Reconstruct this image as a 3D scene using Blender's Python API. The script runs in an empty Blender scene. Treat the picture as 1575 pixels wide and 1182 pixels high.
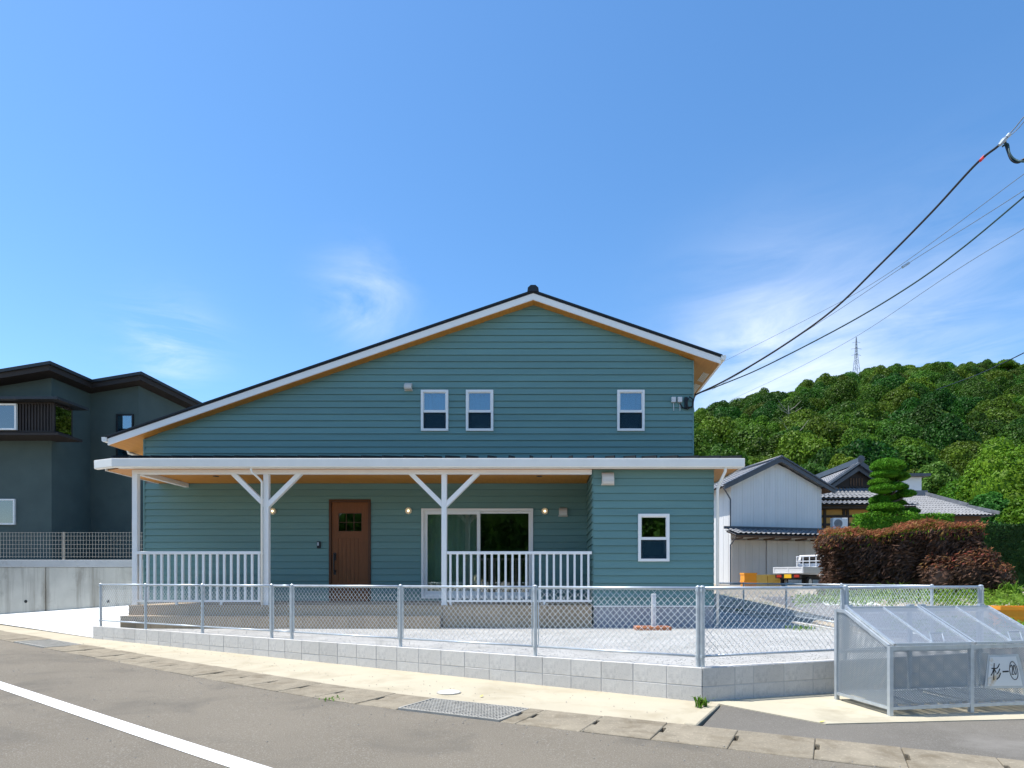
import bpy, bmesh, math, random
import numpy as np
from mathutils import Vector, Matrix

random.seed(7)
RNG = np.random.default_rng(7)
SC = bpy.context.scene
COL = SC.collection
R = math.radians
EYE = 0.92

# ---------------------------------------------------------------- camera
cam_data = bpy.data.cameras.new('camera')
cam_data.sensor_width = 36.0
cam_data.lens = 36.0 * 950.0 / 1575.0
cam_data.shift_x = -56.5 / 1575.0
cam_data.shift_y = 302.0 / 1575.0
cam_data.clip_start = 0.05
cam_data.clip_end = 3000
cam = bpy.data.objects.new('camera', cam_data)
COL.objects.link(cam)
cam.location = (0, 0, EYE)
cam.rotation_euler = (R(90), 0, 0)
SC.camera = cam

# ---------------------------------------------------------------- sky, sun, exposure
SUN_EL, SUN_BACK = 67.0, 2.5          # high noon sun from the left, a touch behind the facade
world = bpy.data.worlds.new('World')
SC.world = world
world.use_nodes = True
wn, wl = world.node_tree.nodes, world.node_tree.links
wn.clear()
w_out = wn.new('ShaderNodeOutputWorld')
w_bg = wn.new('ShaderNodeBackground')
sky = wn.new('ShaderNodeTexSky')
sky.sky_type = 'NISHITA'
sky.sun_disc = False
sky.sun_elevation = R(SUN_EL)
sky.sun_rotation = R(-(90 - SUN_BACK))
sky.altitude = 0
sky.air_density = 1.0
sky.dust_density = 0.35
sky.ozone_density = 3.2
w_bg.inputs['Strength'].default_value = 0.15
# thin summer cirrus, mixed into the sky by direction
tc = wn.new('ShaderNodeTexCoord')


def wmath(op, a, b=None, c=None):
    n = wn.new('ShaderNodeMath')
    n.operation = op
    for i, v in enumerate((a, b, c)):
        if v is None:
            continue
        if isinstance(v, (int, float)):
            n.inputs[i].default_value = v
        else:
            wl.new(v, n.inputs[i])
    return n.outputs[0]


def cloud_patch(direction, k, axis_scale, rot, nscale, lo, hi, seed):
    d = Vector(direction).normalized()
    dot = wn.new('ShaderNodeVectorMath')
    dot.operation = 'DOT_PRODUCT'
    nrm = wn.new('ShaderNodeVectorMath')
    nrm.operation = 'NORMALIZE'
    wl.new(tc.outputs['Generated'], nrm.inputs[0])
    wl.new(nrm.outputs[0], dot.inputs[0])
    dot.inputs[1].default_value = d
    fall = wmath('EXPONENT', wmath('MULTIPLY', wmath('SUBTRACT', dot.outputs['Value'], 1.0), k))
    mp = wn.new('ShaderNodeMapping')
    mp.inputs['Rotation'].default_value = rot
    mp.inputs['Scale'].default_value = axis_scale
    mp.inputs['Location'].default_value = (seed, seed * .7, seed * .3)
    wl.new(nrm.outputs[0], mp.inputs['Vector'])
    nz = wn.new('ShaderNodeTexNoise')
    nz.inputs['Scale'].default_value = nscale
    nz.inputs['Detail'].default_value = 9
    nz.inputs['Roughness'].default_value = 0.62
    nz.inputs['Distortion'].default_value = 0.9
    wl.new(mp.outputs[0], nz.inputs['Vector'])
    mr = wn.new('ShaderNodeMapRange')
    mr.inputs['From Min'].default_value = lo
    mr.inputs['From Max'].default_value = hi
    wl.new(nz.outputs['Fac'], mr.inputs['Value'])
    return wmath('MULTIPLY', fall, mr.outputs[0])


def dirpx(x, y):
    return ((x - 844) / 950, 1.0, (893 - y) / 950)


c1 = cloud_patch(dirpx(560, 462), 700, (1.6, 1, 3.0), (0, R(35), 0), 4.0, .40, .75, 2.0)
c2 = cloud_patch(dirpx(262, 533), 800, (1.0, 1, 5.0), (0, R(4), 0), 4.5, .42, .75, 5.0)
c3 = cloud_patch(dirpx(1190, 590), 110, (1.2, 1, 3.6), (0, R(-14), 0), 3.6, .22, .62, 9.0)
c4 = cloud_patch(dirpx(1440, 535), 100, (1.0, 1, 4.5), (0, R(-12), 0), 4.2, .34, .75, 13.0)
csum = wmath('ADD', wmath('ADD', wmath('MULTIPLY', c1, .42), wmath('MULTIPLY', c2, .45)),
             wmath('ADD', wmath('MULTIPLY', c3, .66), wmath('MULTIPLY', c4, .28)))
cl = wn.new('ShaderNodeClamp')
wl.new(csum, cl.inputs['Value'])
hs = wn.new('ShaderNodeHueSaturation')
hs.inputs['Hue'].default_value = 0.498
hs.inputs['Saturation'].default_value = 1.20
hs.inputs['Value'].default_value = 0.98
wl.new(sky.outputs[0], hs.inputs['Color'])
wmix = wn.new('ShaderNodeMix')
wmix.data_type = 'RGBA'
wl.new(cl.outputs[0], wmix.inputs['Factor'])
wl.new(hs.outputs[0], wmix.inputs['A'])
wmix.inputs['B'].default_value = (5.9, 6.1, 6.5, 1)
wl.new(wmix.outputs['Result'], w_bg.inputs['Color'])
wl.new(w_bg.outputs[0], w_out.inputs['Surface'])

sun_data = bpy.data.lights.new('sun', 'SUN')
sun_data.energy = 4.4
sun_data.angle = R(0.53)
sun_data.color = (1.0, 0.955, 0.88)
sun = bpy.data.objects.new('sun', sun_data)
COL.objects.link(sun)
sdir = Vector((-math.cos(R(SUN_EL)) * math.cos(R(SUN_BACK)), math.cos(R(SUN_EL)) * math.sin(R(SUN_BACK)), math.sin(R(SUN_EL))))
sun.rotation_euler = sdir.to_track_quat('Z', 'Y').to_euler()
sun.location = (-20, 0, 40)

SC.view_settings.view_transform = 'Standard'
SC.view_settings.look = 'None'
SC.view_settings.gamma = 1.0
SC.view_settings.use_curve_mapping = False
SC.view_settings.exposure = 0.64
SC.cycles.max_bounces = 8
SC.cycles.transparent_max_bounces = 24
SC.cycles.use_denoising = True
SC.cycles.denoiser = 'OPENIMAGEDENOISE'
SC.cycles.denoising_input_passes = 'RGB_ALBEDO_NORMAL'
SC.cycles.denoising_prefilter = 'ACCURATE'
SC.cycles.sample_clamp_indirect = 6.0


# ---------------------------------------------------------------- object helpers
def thing(name, label, cat, loc=(0, 0, 0), rotz=0.0, group=None):
    o = bpy.data.objects.new(name, None)
    COL.objects.link(o)
    o.empty_display_size = .2
    o.location = loc
    o.rotation_euler = (0, 0, rotz)
    tag(o, label, cat, group)
    return o


def tag(o, label=None, cat=None, group=None, kind=None):
    if label:
        o['label'] = label
    if cat:
        o['category'] = cat
    if group:
        o['group'] = group
    if kind:
        o['kind'] = kind
    return o


def link(name, me, mat=None, parent=None, local=False, kind=None, label=None):
    o = bpy.data.objects.new(name, me)
    COL.objects.link(o)
    if mat is not None and len(me.materials) == 0:
        me.materials.append(mat)
    if parent is not None:
        o.parent = parent
        if parent.type == 'EMPTY' and not local:
            o.matrix_parent_inverse = Matrix.Translation(-Vector(parent.location))
    if kind:
        o['kind'] = kind
    if label:
        o['label'] = label
    return o


def dup_tree(o, parent=None):
    c = o.copy()
    COL.objects.link(c)
    if parent is not None:
        c.parent = parent
    for ch in list(o.children):
        dup_tree(ch, c)
    return c


def np_mesh(name, verts, faces, smooth=False):
    me = bpy.data.meshes.new(name)
    verts = np.asarray(verts, dtype=np.float32)
    faces = np.asarray(faces, dtype=np.int32)
    n, k = faces.shape
    me.vertices.add(len(verts))
    me.vertices.foreach_set('co', verts.ravel())
    me.loops.add(n * k)
    me.loops.foreach_set('vertex_index', faces.ravel())
    me.polygons.add(n)
    me.polygons.foreach_set('loop_start', np.arange(0, n * k, k, dtype=np.int32))
    me.polygons.foreach_set('loop_total', np.full(n, k, dtype=np.int32))
    if smooth:
        me.polygons.foreach_set('use_smooth', np.ones(n, dtype=bool))
    me.update()
    me.validate()
    return me


class MB:
    """collects simple shapes into one mesh"""

    def __init__(self):
        self.v, self.f = [], []

    def add(self, vs, fs):
        b = len(self.v)
        self.v += [tuple(p) for p in vs]
        self.f += [tuple(i + b for i in f) for f in fs]
        return self

    def box(self, x0, x1, y0, y1, z0, z1):
        return self.add([(x0, y0, z0), (x1, y0, z0), (x1, y1, z0), (x0, y1, z0),
                         (x0, y0, z1), (x1, y0, z1), (x1, y1, z1), (x0, y1, z1)],
                        [(0, 3, 2, 1), (4, 5, 6, 7), (0, 1, 5, 4), (1, 2, 6, 5), (2, 3, 7, 6), (3, 0, 4, 7)])

    def hexa(self, p):
        """8 points, bottom ring then top ring"""
        return self.add(p, [(0, 3, 2, 1), (4, 5, 6, 7), (0, 1, 5, 4), (1, 2, 6, 5), (2, 3, 7, 6), (3, 0, 4, 7)])

    def bar(self, a, b, w, h, up=(0, 0, 1)):
        """rectangular bar from a to b, w across, h along up"""
        a, b, up = Vector(a), Vector(b), Vector(up)
        d = (b - a).normalized()
        s = d.cross(up)
        if s.length < 1e-5:
            s = d.cross(Vector((0, 1, 0)))
        s.normalize()
        u = s.cross(d).normalized()
        s, u = s * (w / 2), u * (h / 2)
        return self.hexa([a - s - u, a + s - u, b + s - u, b - s - u, a - s + u, a + s + u, b + s + u, b - s + u])

    def tube(self, pts, r, n=8, caps=True):
        pts = [Vector(p) for p in pts]
        rs = r if isinstance(r, (list, tuple)) else [r] * len(pts)
        rings = []
        prev = None
        for i, p in enumerate(pts):
            if i == 0:
                d = pts[1] - pts[0]
            elif i == len(pts) - 1:
                d = pts[-1] - pts[-2]
            else:
                d = (pts[i + 1] - pts[i]).normalized() + (pts[i] - pts[i - 1]).normalized()
            d.normalize()
            if prev is None:
                ref = Vector((0, 0, 1)) if abs(d.z) < .9 else Vector((1, 0, 0))
                s = d.cross(ref).normalized()
            else:
                s = (prev - d * prev.dot(d)).normalized()
            prev = s
            t = d.cross(s)
            rings.append([p + (s * math.cos(2 * math.pi * k / n) + t * math.sin(2 * math.pi * k / n)) * rs[i] for k in range(n)])
        vs = [q for ring in rings for q in ring]
        fs = []
        for i in range(len(rings) - 1):
            for k in range(n):
                a, b = i * n + k, i * n + (k + 1) % n
                fs.append((a, b, b + n, a + n))
        if caps:
            fs.append(tuple(range(n - 1, -1, -1)))
            fs.append(tuple((len(rings) - 1) * n + k for k in range(n)))
        return self.add(vs, fs)

    def prism(self, poly, fn0, fn1):
        """polygon swept between two placements fn(u, v) -> point"""
        n = len(poly)
        vs = [fn0(u, v) for u, v in poly] + [fn1(u, v) for u, v in poly]
        fs = [tuple(range(n - 1, -1, -1)), tuple(range(n, 2 * n))]
        for k in range(n):
            a, b = k, (k + 1) % n
            fs.append((a, b, b + n, a + n))
        return self.add(vs, fs)

    def lathe(self, prof, c=(0, 0, 0), n=16, axis='z'):
        vs, fs = [], []
        for r, h in prof:
            for k in range(n):
                a = 2 * math.pi * k / n
                x, y = r * math.cos(a), r * math.sin(a)
                p = (x, y, h) if axis == 'z' else ((x, h, y) if axis == 'y' else (h, x, y))
                vs.append((c[0] + p[0], c[1] + p[1], c[2] + p[2]))
        for i in range(len(prof) - 1):
            for k in range(n):
                a, b = i * n + k, i * n + (k + 1) % n
                fs.append((a, b, b + n, a + n))
        fs.append(tuple(range(n)))
        fs.append(tuple((len(prof) - 1) * n + k for k in range(n)))
        return self.add(vs, fs)

    def mesh(self, name, smooth=False, bevel=0.0):
        me = bpy.data.meshes.new(name)
        me.from_pydata(self.v, [], self.f)
        bm = bmesh.new()
        bm.from_mesh(me)
        bmesh.ops.recalc_face_normals(bm, faces=bm.faces[:])
        if bevel > 0:
            bmesh.ops.bevel(bm, geom=[e for e in bm.edges if e.is_manifold and e.calc_face_angle(0) > .5],
                            offset=bevel, segments=1, affect='EDGES', clamp_overlap=True)
        bm.to_mesh(me)
        bm.free()
        if smooth:
            for p in me.polygons:
                p.use_smooth = True
        me.update()
        return me

    def build(self, name, mat, parent=None, smooth=False, bevel=0.0, local=False, kind=None, label=None):
        return link(name, self.mesh(name, smooth, bevel), mat, parent, local, kind, label)


# ---------------------------------------------------------------- materials
def nodes_of(name):
    m = bpy.data.materials.new(name)
    m.use_nodes = True
    nt = m.node_tree
    nt.nodes.clear()
    out = nt.nodes.new('ShaderNodeOutputMaterial')
    return m, nt, nt.nodes, nt.links, out


def rgba(c, f=1.0):
    return (min(1, c[0] * f), min(1, c[1] * f), min(1, c[2] * f), 1)


def noise_node(nt, vec, scale, detail=6, rough=.55, mapscale=None, dist=0):
    n = nt.nodes.new('ShaderNodeTexNoise')
    n.inputs['Scale'].default_value = scale
    n.inputs['Detail'].default_value = detail
    n.inputs['Roughness'].default_value = rough
    n.inputs['Distortion'].default_value = dist
    if mapscale:
        mp = nt.nodes.new('ShaderNodeMapping')
        mp.inputs['Scale'].default_value = mapscale
        nt.links.new(vec, mp.inputs['Vector'])
        vec = mp.outputs[0]
    nt.links.new(vec, n.inputs['Vector'])
    return n.outputs['Fac']


def maprange(nt, val, a, b, c, d):
    n = nt.nodes.new('ShaderNodeMapRange')
    for i, v in zip(('From Min', 'From Max', 'To Min', 'To Max'), (a, b, c, d)):
        n.inputs[i].default_value = v
    nt.links.new(val, n.inputs['Value'])
    return n.outputs[0]


def mixcol(nt, fac, a, b, mode='MIX'):
    n = nt.nodes.new('ShaderNodeMix')
    n.data_type = 'RGBA'
    n.blend_type = mode
    for sock, v in (('Factor', fac), ('A', a), ('B', b)):
        if isinstance(v, tuple):
            n.inputs[sock].default_value = v
        elif isinstance(v, (int, float)):
            n.inputs[sock].default_value = v
        else:
            nt.links.new(v, n.inputs[sock])
    return n.outputs['Result']


def M(name, col, rough=.75, var=.12, scale=2.5, bump=0.0, bscale=80, metal=0.0, spec=.4, rnd=0.0,
      stain=None, streak=None, speck=None, mapscale=None, coat=0.0):
    """stain=(colour, scale, lo, hi)   streak=(colour, amount)   speck=(colour, scale, lo, hi)"""
    m, nt, N, L, out = nodes_of(name)
    p = N.new('ShaderNodeBsdfPrincipled')
    p.inputs['Roughness'].default_value = rough
    p.inputs['Metallic'].default_value = metal
    p.inputs['Specular IOR Level'].default_value = spec
    p.inputs['Coat Weight'].default_value = coat
    L.new(p.outputs[0], out.inputs['Surface'])
    vec = N.new('ShaderNodeTexCoord').outputs['Object']
    f = maprange(nt, noise_node(nt, vec, scale, mapscale=mapscale), .3, .7, 0, 1)
    c = mixcol(nt, f, rgba(col, 1 - var), rgba(col, 1 + var))
    if speck:
        fs = maprange(nt, noise_node(nt, vec, speck[1], 3, .7), speck[2], speck[3], 0, 1)
        c = mixcol(nt, fs, c, rgba(speck[0]))
    if stain:
        fs = maprange(nt, noise_node(nt, vec, stain[1], 8, .62, dist=.4), stain[2], stain[3], 0, 1)
        c = mixcol(nt, fs, c, rgba(stain[0]))
    if streak:
        fs = maprange(nt, noise_node(nt, vec, 1.0, 6, .6, mapscale=(3.2, 3.2, .22)), .46, .68, 0, streak[1])
        c = mixcol(nt, fs, c, rgba(streak[0]))
    if rnd:
        oi = N.new('ShaderNodeObjectInfo')
        v = maprange(nt, oi.outputs['Random'], 0, 1, 1 - rnd, 1 + rnd)
        cc = N.new('ShaderNodeCombineColor')
        for i in range(3):
            L.new(v, cc.inputs[i])
        c = mixcol(nt, 1.0, c, cc.outputs[0], 'MULTIPLY')
    L.new(c, p.inputs['Base Color'])
    if bump:
        b = N.new('ShaderNodeBump')
        b.inputs['Strength'].default_value = bump
        b.inputs['Distance'].default_value = .01
        L.new(noise_node(nt, vec, bscale, 4, .65), b.inputs['Height'])
        L.new(b.outputs[0], p.inputs['Normal'])
    return m


def M_leaf(name, col, col2, trans=.3, rnd=.12, rough=.5, patch=.5, tip=None):
    m, nt, N, L, out = nodes_of(name)
    geo = N.new('ShaderNodeNewGeometry')
    vec = N.new('ShaderNodeTexCoord').outputs['Object']
    f = maprange(nt, geo.outputs['Random Per Island'], 0, 1, 0, 1)
    c = mixcol(nt, f, rgba(col), rgba(col2))
    f2 = maprange(nt, noise_node(nt, vec, patch, 3), .35, .65, .72, 1.28)
    cc = N.new('ShaderNodeCombineColor')
    for i in range(3):
        L.new(f2, cc.inputs[i])
    c = mixcol(nt, 1.0, c, cc.outputs[0], 'MULTIPLY')
    oi = N.new('ShaderNodeObjectInfo')
    hsv = N.new('ShaderNodeHueSaturation')
    L.new(maprange(nt, oi.outputs['Random'], 0, 1, .5 - rnd * .13, .5 + rnd * .13), hsv.inputs['Hue'])
    r2 = N.new('ShaderNodeMath')
    r2.operation = 'FRACT'
    r3 = N.new('ShaderNodeMath')
    r3.operation = 'MULTIPLY'
    r3.inputs[1].default_value = 7.31
    L.new(oi.outputs['Random'], r3.inputs[0])
    L.new(r3.outputs[0], r2.inputs[0])
    L.new(maprange(nt, r2.outputs[0], 0, 1, 1 - rnd * 1.6, 1 + rnd * 1.6), hsv.inputs['Value'])
    L.new(c, hsv.inputs['Color'])
    p = N.new('ShaderNodeBsdfPrincipled')
    p.inputs['Roughness'].default_value = rough
    p.inputs['Specular IOR Level'].default_value = .12
    L.new(hsv.outputs[0], p.inputs['Base Color'])
    t = N.new('ShaderNodeBsdfTranslucent')
    L.new(hsv.outputs[0], t.inputs['Color'])
    mx = N.new('ShaderNodeMixShader')
    mx.inputs[0].default_value = trans
    L.new(p.outputs[0], mx.inputs[1])
    L.new(t.outputs[0], mx.inputs[2])
    L.new(mx.outputs[0], out.inputs['Surface'])
    return m


def M_glass(name, tint=(.75, .85, .82), refl=1.0, base_refl=.09):
    m, nt, N, L, out = nodes_of(name)
    fr = N.new('ShaderNodeFresnel')
    fr.inputs['IOR'].default_value = 1.6
    g = N.new('ShaderNodeBsdfGlossy')
    g.inputs['Roughness'].default_value = .015
    g.inputs['Color'].default_value = (refl, refl, refl, 1)
    t = N.new('ShaderNodeBsdfTransparent')
    t.inputs['Color'].default_value = rgba(tint)
    mx = N.new('ShaderNodeMixShader')
    vec = N.new('ShaderNodeTexCoord').outputs['Object']
    b = N.new('ShaderNodeBump')
    b.inputs['Strength'].default_value = .02
    L.new(noise_node(nt, vec, 1.5, 2), b.inputs['Height'])
    L.new(b.outputs[0], g.inputs['Normal'])
    L.new(maprange(nt, fr.outputs[0], 0, 1, base_refl, 1), mx.inputs[0])
    L.new(t.outputs[0], mx.inputs[1])
    L.new(g.outputs[0], mx.inputs[2])
    L.new(mx.outputs[0], out.inputs['Surface'])
    return m


def M_perf(name, col, pitch=.016, thr=.05, rough=.45, metal=.4):
    """perforated / punched sheet"""
    m, nt, N, L, out = nodes_of(name)
    sep = N.new('ShaderNodeSeparateXYZ')
    L.new(N.new('ShaderNodeTexCoord').outputs['Object'], sep.inputs[0])

    def mt(op, a, b=None):
        n = N.new('ShaderNodeMath')
        n.operation = op
        for i, v in enumerate((a, b)):
            if v is None:
                continue
            if isinstance(v, (int, float)):
                n.inputs[i].default_value = v
            else:
                L.new(v, n.inputs[i])
        return n.outputs[0]
    k = 2 * math.pi / pitch
    s1 = mt('SINE', mt('MULTIPLY', mt('ADD', sep.outputs[0], sep.outputs[1]), k))
    s2 = mt('SINE', mt('MULTIPLY', sep.outputs[2], k * 1.15))
    hole = mt('GREATER_THAN', mt('MULTIPLY', s1, s2), thr)
    p = N.new('ShaderNodeBsdfPrincipled')
    p.inputs['Base Color'].default_value = rgba(col)
    p.inputs['Roughness'].default_value = rough
    p.inputs['Metallic'].default_value = metal
    t = N.new('ShaderNodeBsdfTransparent')
    mx = N.new('ShaderNodeMixShader')
    L.new(hole, mx.inputs[0])
    L.new(p.outputs[0], mx.inputs[1])
    L.new(t.outputs[0], mx.inputs[2])
    L.new(mx.outputs[0], out.inputs['Surface'])
    return m


def M_screen(name, col, cover):
    m, nt, N, L, out = nodes_of(name)
    p = N.new('ShaderNodeBsdfDiffuse')
    p.inputs['Color'].default_value = rgba(col)
    t = N.new('ShaderNodeBsdfTransparent')
    mx = N.new('ShaderNodeMixShader')
    mx.inputs[0].default_value = cover
    L.new(t.outputs[0], mx.inputs[1])
    L.new(p.outputs[0], mx.inputs[2])
    L.new(mx.outputs[0], out.inputs['Surface'])
    return m


def M_emit(name, col, strength):
    m, nt, N, L, out = nodes_of(name)
    e = N.new('ShaderNodeEmission')
    e.inputs['Color'].default_value = rgba(col)
    e.inputs['Strength'].default_value = strength
    L.new(e.outputs[0], out.inputs['Surface'])
    return m


def M_wood(name, col, dark, scale=6, axis=(1, 12, 12), rough=.5):
    m, nt, N, L, out = nodes_of(name)
    p = N.new('ShaderNodeBsdfPrincipled')
    p.inputs['Roughness'].default_value = rough
    p.inputs['Specular IOR Level'].default_value = .3
    vec = N.new('ShaderNodeTexCoord').outputs['Object']
    f = maprange(nt, noise_node(nt, vec, scale, 8, .6, mapscale=axis, dist=.3), .3, .72, 0, 1)
    L.new(mixcol(nt, f, rgba(dark), rgba(col)), p.inputs['Base Color'])
    L.new(p.outputs[0], out.inputs['Surface'])
    return m


MAT = dict(
    siding=M('siding', (.140, .268, .256), .62, .06, 1.2, bump=.15, bscale=45, rnd=.055, mapscale=(.6, .6, 6)),
    trim=M('white_trim', (.86, .85, .82), .45, .02, 3),
    gutter=M('gutter_white', (.84, .82, .76), .4, .03, 3),
    soffit=M_wood('soffit_wood', (.64, .285, .052), (.54, .22, .036), 3, (10, .6, 10)),
    roof=M('roof_dark', (.018, .021, .026), .5, .15, 6),
    found=M('foundation', (.36, .37, .39), .85, .06, 3, bump=.1),
    tile=M('porch_tile', (.40, .305, .20), .75, .12, 9, bump=.15, bscale=120, rnd=.06),
    grout=M('grout', (.20, .17, .14), .9, .05),
    door=M_wood('door_wood', (.205, .075, .024), (.15, .052, .017), 4, (14, 14, .8), .42),
    door_dark=M_wood('door_frame_wood', (.105, .045, .02), (.08, .032, .015), 4, (14, 14, .8), .45),
    black=M('black_metal', (.012, .012, .014), .4, .1),
    vent=M('vent_beige', (.62, .58, .52), .5, .03),
    plastic=M('grey_plastic', (.66, .66, .66), .5, .03),
    glass=M_glass('window_glass', (.72, .82, .78), .9, .12),
    glass_up=M_glass('upper_glass', (.46, .70, .80), 1.0, .15),
    screen=M_screen('insect_screen', (.02, .052, .075), .60),
    curtain=M('curtain', (.80, .84, .78), .9, .05, 4),
    blind=M('pale_blind', (.55, .60, .62), .9, .04, 4),
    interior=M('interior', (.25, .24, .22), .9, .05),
    bulb=M_emit('bulb', (1, .80, .48), 3.5),
    brass=M('lamp_ring', (.62, .55, .42), .4, .05),
    galv=M('galvanised', (.50, .55, .59), .42, .1, 14, metal=.55),
    galv_dark=M('galvanised_dull', (.40, .45, .50), .5, .1, 14, metal=.4),
    wire=M('fence_wire', (.66, .70, .72), .6, .05, 10),
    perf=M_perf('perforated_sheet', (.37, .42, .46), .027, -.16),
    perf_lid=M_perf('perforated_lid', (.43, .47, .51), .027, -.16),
    block=M('concrete_block', (.57, .552, .515), .9, .10, 5, bump=.35, bscale=130, rnd=.07,
            stain=((.30, .30, .29), 3.1, .57, .74), speck=((.40, .40, .39), 60, .56, .7)),
    mortar=M('mortar', (.46, .46, .45), .95, .08, 8, bump=.2),
    asphalt=M('asphalt', (.182, .157, .118), .92, .12, .45, bump=.9, bscale=120,
              speck=((.33, .31, .27), 95, .53, .70), stain=((.125, .112, .09), 1.1, .50, .74)),
    apron=M('asphalt_apron', (.145, .133, .112), .92, .12, .8, bump=.6, bscale=170,
            speck=((.30, .28, .25), 95, .55, .72), stain=((.215, .20, .175), .9, .56, .72)),
    paint=M('road_paint', (.82, .82, .80), .7, .05, 6, bump=.2, bscale=150, stain=((.42, .40, .36), 26, .62, .72)),
    cream=M('cream_concrete', (.455, .405, .298), .9, .07, 1.4, bump=.25, bscale=110,
            stain=((.36, .31, .215), 1.9, .50, .74), speck=((.40, .36, .27), 70, .62, .75)),
    pad=M('pad_concrete', (.47, .425, .315), .9, .10, 1.2, bump=.25, bscale=110,
          stain=((.34, .30, .215), 1.3, .54, .72)),
    drive=M('driveway_concrete', (.70, .70, .69), .9, .03, 1.5, bump=.1),
    gutterc=M('gutter_concrete', (.250, .216, .158), .95, .16, 5, bump=.6, bscale=70, rnd=.04,
              stain=((.165, .135, .09), 4.0, .50, .72), speck=((.37, .32, .235), 45, .55, .70)),
    gravel=M('gravel', (.40, .395, .38), .95, .12, 1.2, bump=.6, bscale=110,
             speck=((.27, .27, .26), 48, .54, .66), stain=((.30, .295, .275), 1.4, .50, .70)),
    grit=M('grit', (.30, .29, .27), .95, .3, 30),
    gravel_stone=M('gravel_stone', (.44, .435, .42), .95, .22, 30),
    dirt=M('dirt', (.36, .31, .24), .95, .14, .7, bump=.6, bscale=60, stain=((.10, .14, .045), .8, .58, .64),
           speck=((.45, .42, .36), 20, .56, .7)),
    path=M('path_asphalt', (.19, .18, .175), .92, .10, .6, bump=.4, bscale=120),
    retain=M('retaining_concrete', (.52, .50, .43), .9, .10, 1.6, bump=.2, bscale=40,
             stain=((.23, .20, .16), 1.5, .56, .82), streak=((.19, .165, .125), .8)),
    capc=M('cap_concrete', (.46, .47, .46), .9, .06, 2, bump=.15, stain=((.30, .27, .23), 2.2, .6, .8)),
    stucco=M('dark_stucco', (.078, .108, .102), .95, .10, 1.5, bump=.3, bscale=60),
    darkwood=M('dark_brown', (.028, .020, .017), .7, .15, 4),
    darkroof=M('neighbour_roof', (.020, .022, .026), .5, .12, 4),
    meshfence=M('mesh_fence', (.42, .38, .32), .5, .06, 10, metal=.2),
    shedwall=M('shed_metal', (.66, .66, .655), .55, .03, 1.0, streak=((.50, .49, .47), .3)),
    sheddoor=M('shed_door', (.56, .535, .50), .6, .05, 1.0, streak=((.40, .37, .33), .3)),
    kawara=M('roof_tile', (.185, .19, .20), .55, .28, 5, spec=.45),
    kawara_d=M('roof_tile_dark', (.055, .065, .085), .45, .14, 5, spec=.5),
    brownwood=M('brown_wood', (.10, .055, .032), .8, .12, 4),
    ochre=M('ochre_wall', (.47, .275, .085), .9, .06, 2),
    white=M('white_wall', (.72, .73, .73), .8, .03, 1),
    truckw=M('truck_white', (.74, .75, .76), .35, .03, 3, coat=.3),
    truckg=M('truck_bed_grey', (.50, .51, .52), .45, .05, 3, metal=.2),
    rubber=M('rubber', (.018, .018, .018), .85, .1),
    chassis=M('chassis', (.02, .02, .02), .8, .1),
    plate=M('yellow_plate', (.85, .50, .02), .5, .03),
    red=M('tail_red', (.42, .035, .02), .3, .05),
    orange=M('orange_plastic', (.85, .33, .02), .5, .06, 5),
    yellow=M('yellow_plastic', (.70, .50, .13), .55, .06, 5),
    brick=M('terracotta', (.42, .16, .075), .85, .12, 8, bump=.3, rnd=.1),
    cable=M('black_cable', (.012, .016, .022), .5, .1),
    cable_g=M('green_cable', (.015, .055, .06), .5, .1),
    cable_grey=M('grey_wire', (.16, .19, .22), .5, .1),
    red_tape=M('red_tape', (.6, .03, .03), .5),
    pylon=M('pylon_steel', (.34, .37, .40), .5, .05, 3, metal=.3),
    bark=M('bark', (.10, .075, .052), .95, .2, 5, bump=.5, bscale=20),
    deadwood=M('dead_wood', (.24, .22, .185), .95, .15, 4),
    hill=M('hill_soil', (.030, .045, .018), .95, .2, .1),
    sign=M('sign_sheet', (.78, .79, .76), .45, .03, 4, stain=((.55, .36, .12), 4.2, .56, .66)),
    ink=M('sign_ink', (.012, .012, .012), .6),
    manhole=M('manhole_white', (.74, .73, .70), .7, .04, 8),
    steel=M('grate_steel', (.42, .40, .35), .6, .18, 10, metal=.3),
    void=M('drain_pit', (.012, .012, .012), .95),
    leaf_a=M_leaf('leaf_broad', (.030, .082, .005), (.080, .155, .013), .22, .22),
    leaf_b=M_leaf('leaf_yellowgreen', (.048, .105, .006), (.098, .175, .014), .24, .20),
    leaf_c=M_leaf('leaf_deep', (.018, .062, .006), (.048, .118, .012), .20, .20),
    leaf_near=M_leaf('leaf_bright', (.075, .19, .010), (.16, .30, .022), .34, .15),
    leaf_near2=M_leaf('leaf_mid', (.042, .130, .016), (.085, .195, .03), .32, .18),
    leaf_pine=M_leaf('pine_needles', (.065, .215, .012), (.13, .32, .022), .25, .05, patch=2.5),
    leaf_hedge=M_leaf('clipped_hedge', (.012, .040, .009), (.026, .070, .014), .2, .05, patch=1.2),
    leaf_red=M_leaf('red_hedge', (.032, .019, .012), (.200, .115, .078), .2, .03, patch=2.2),
    leaf_redtop=M_leaf('red_hedge_tips', (.34, .080, .062), (.26, .17, .055), .35, .05, patch=2.5),
    leaf_weed=M_leaf('weed_leaf', (.09, .20, .015), (.19, .31, .04), .35, .15, patch=1.5),
)


# ================================================================ SETTING
def gz(x):
    """level of road and sidewalk: falls gently to the right"""
    return -.344 - .010 * max(-22, min(12, x))


def sm(a, b, x):
    t = max(0.0, min(1.0, (x - a) / (b - a)))
    return t * t * (3 - 2 * t)


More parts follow.
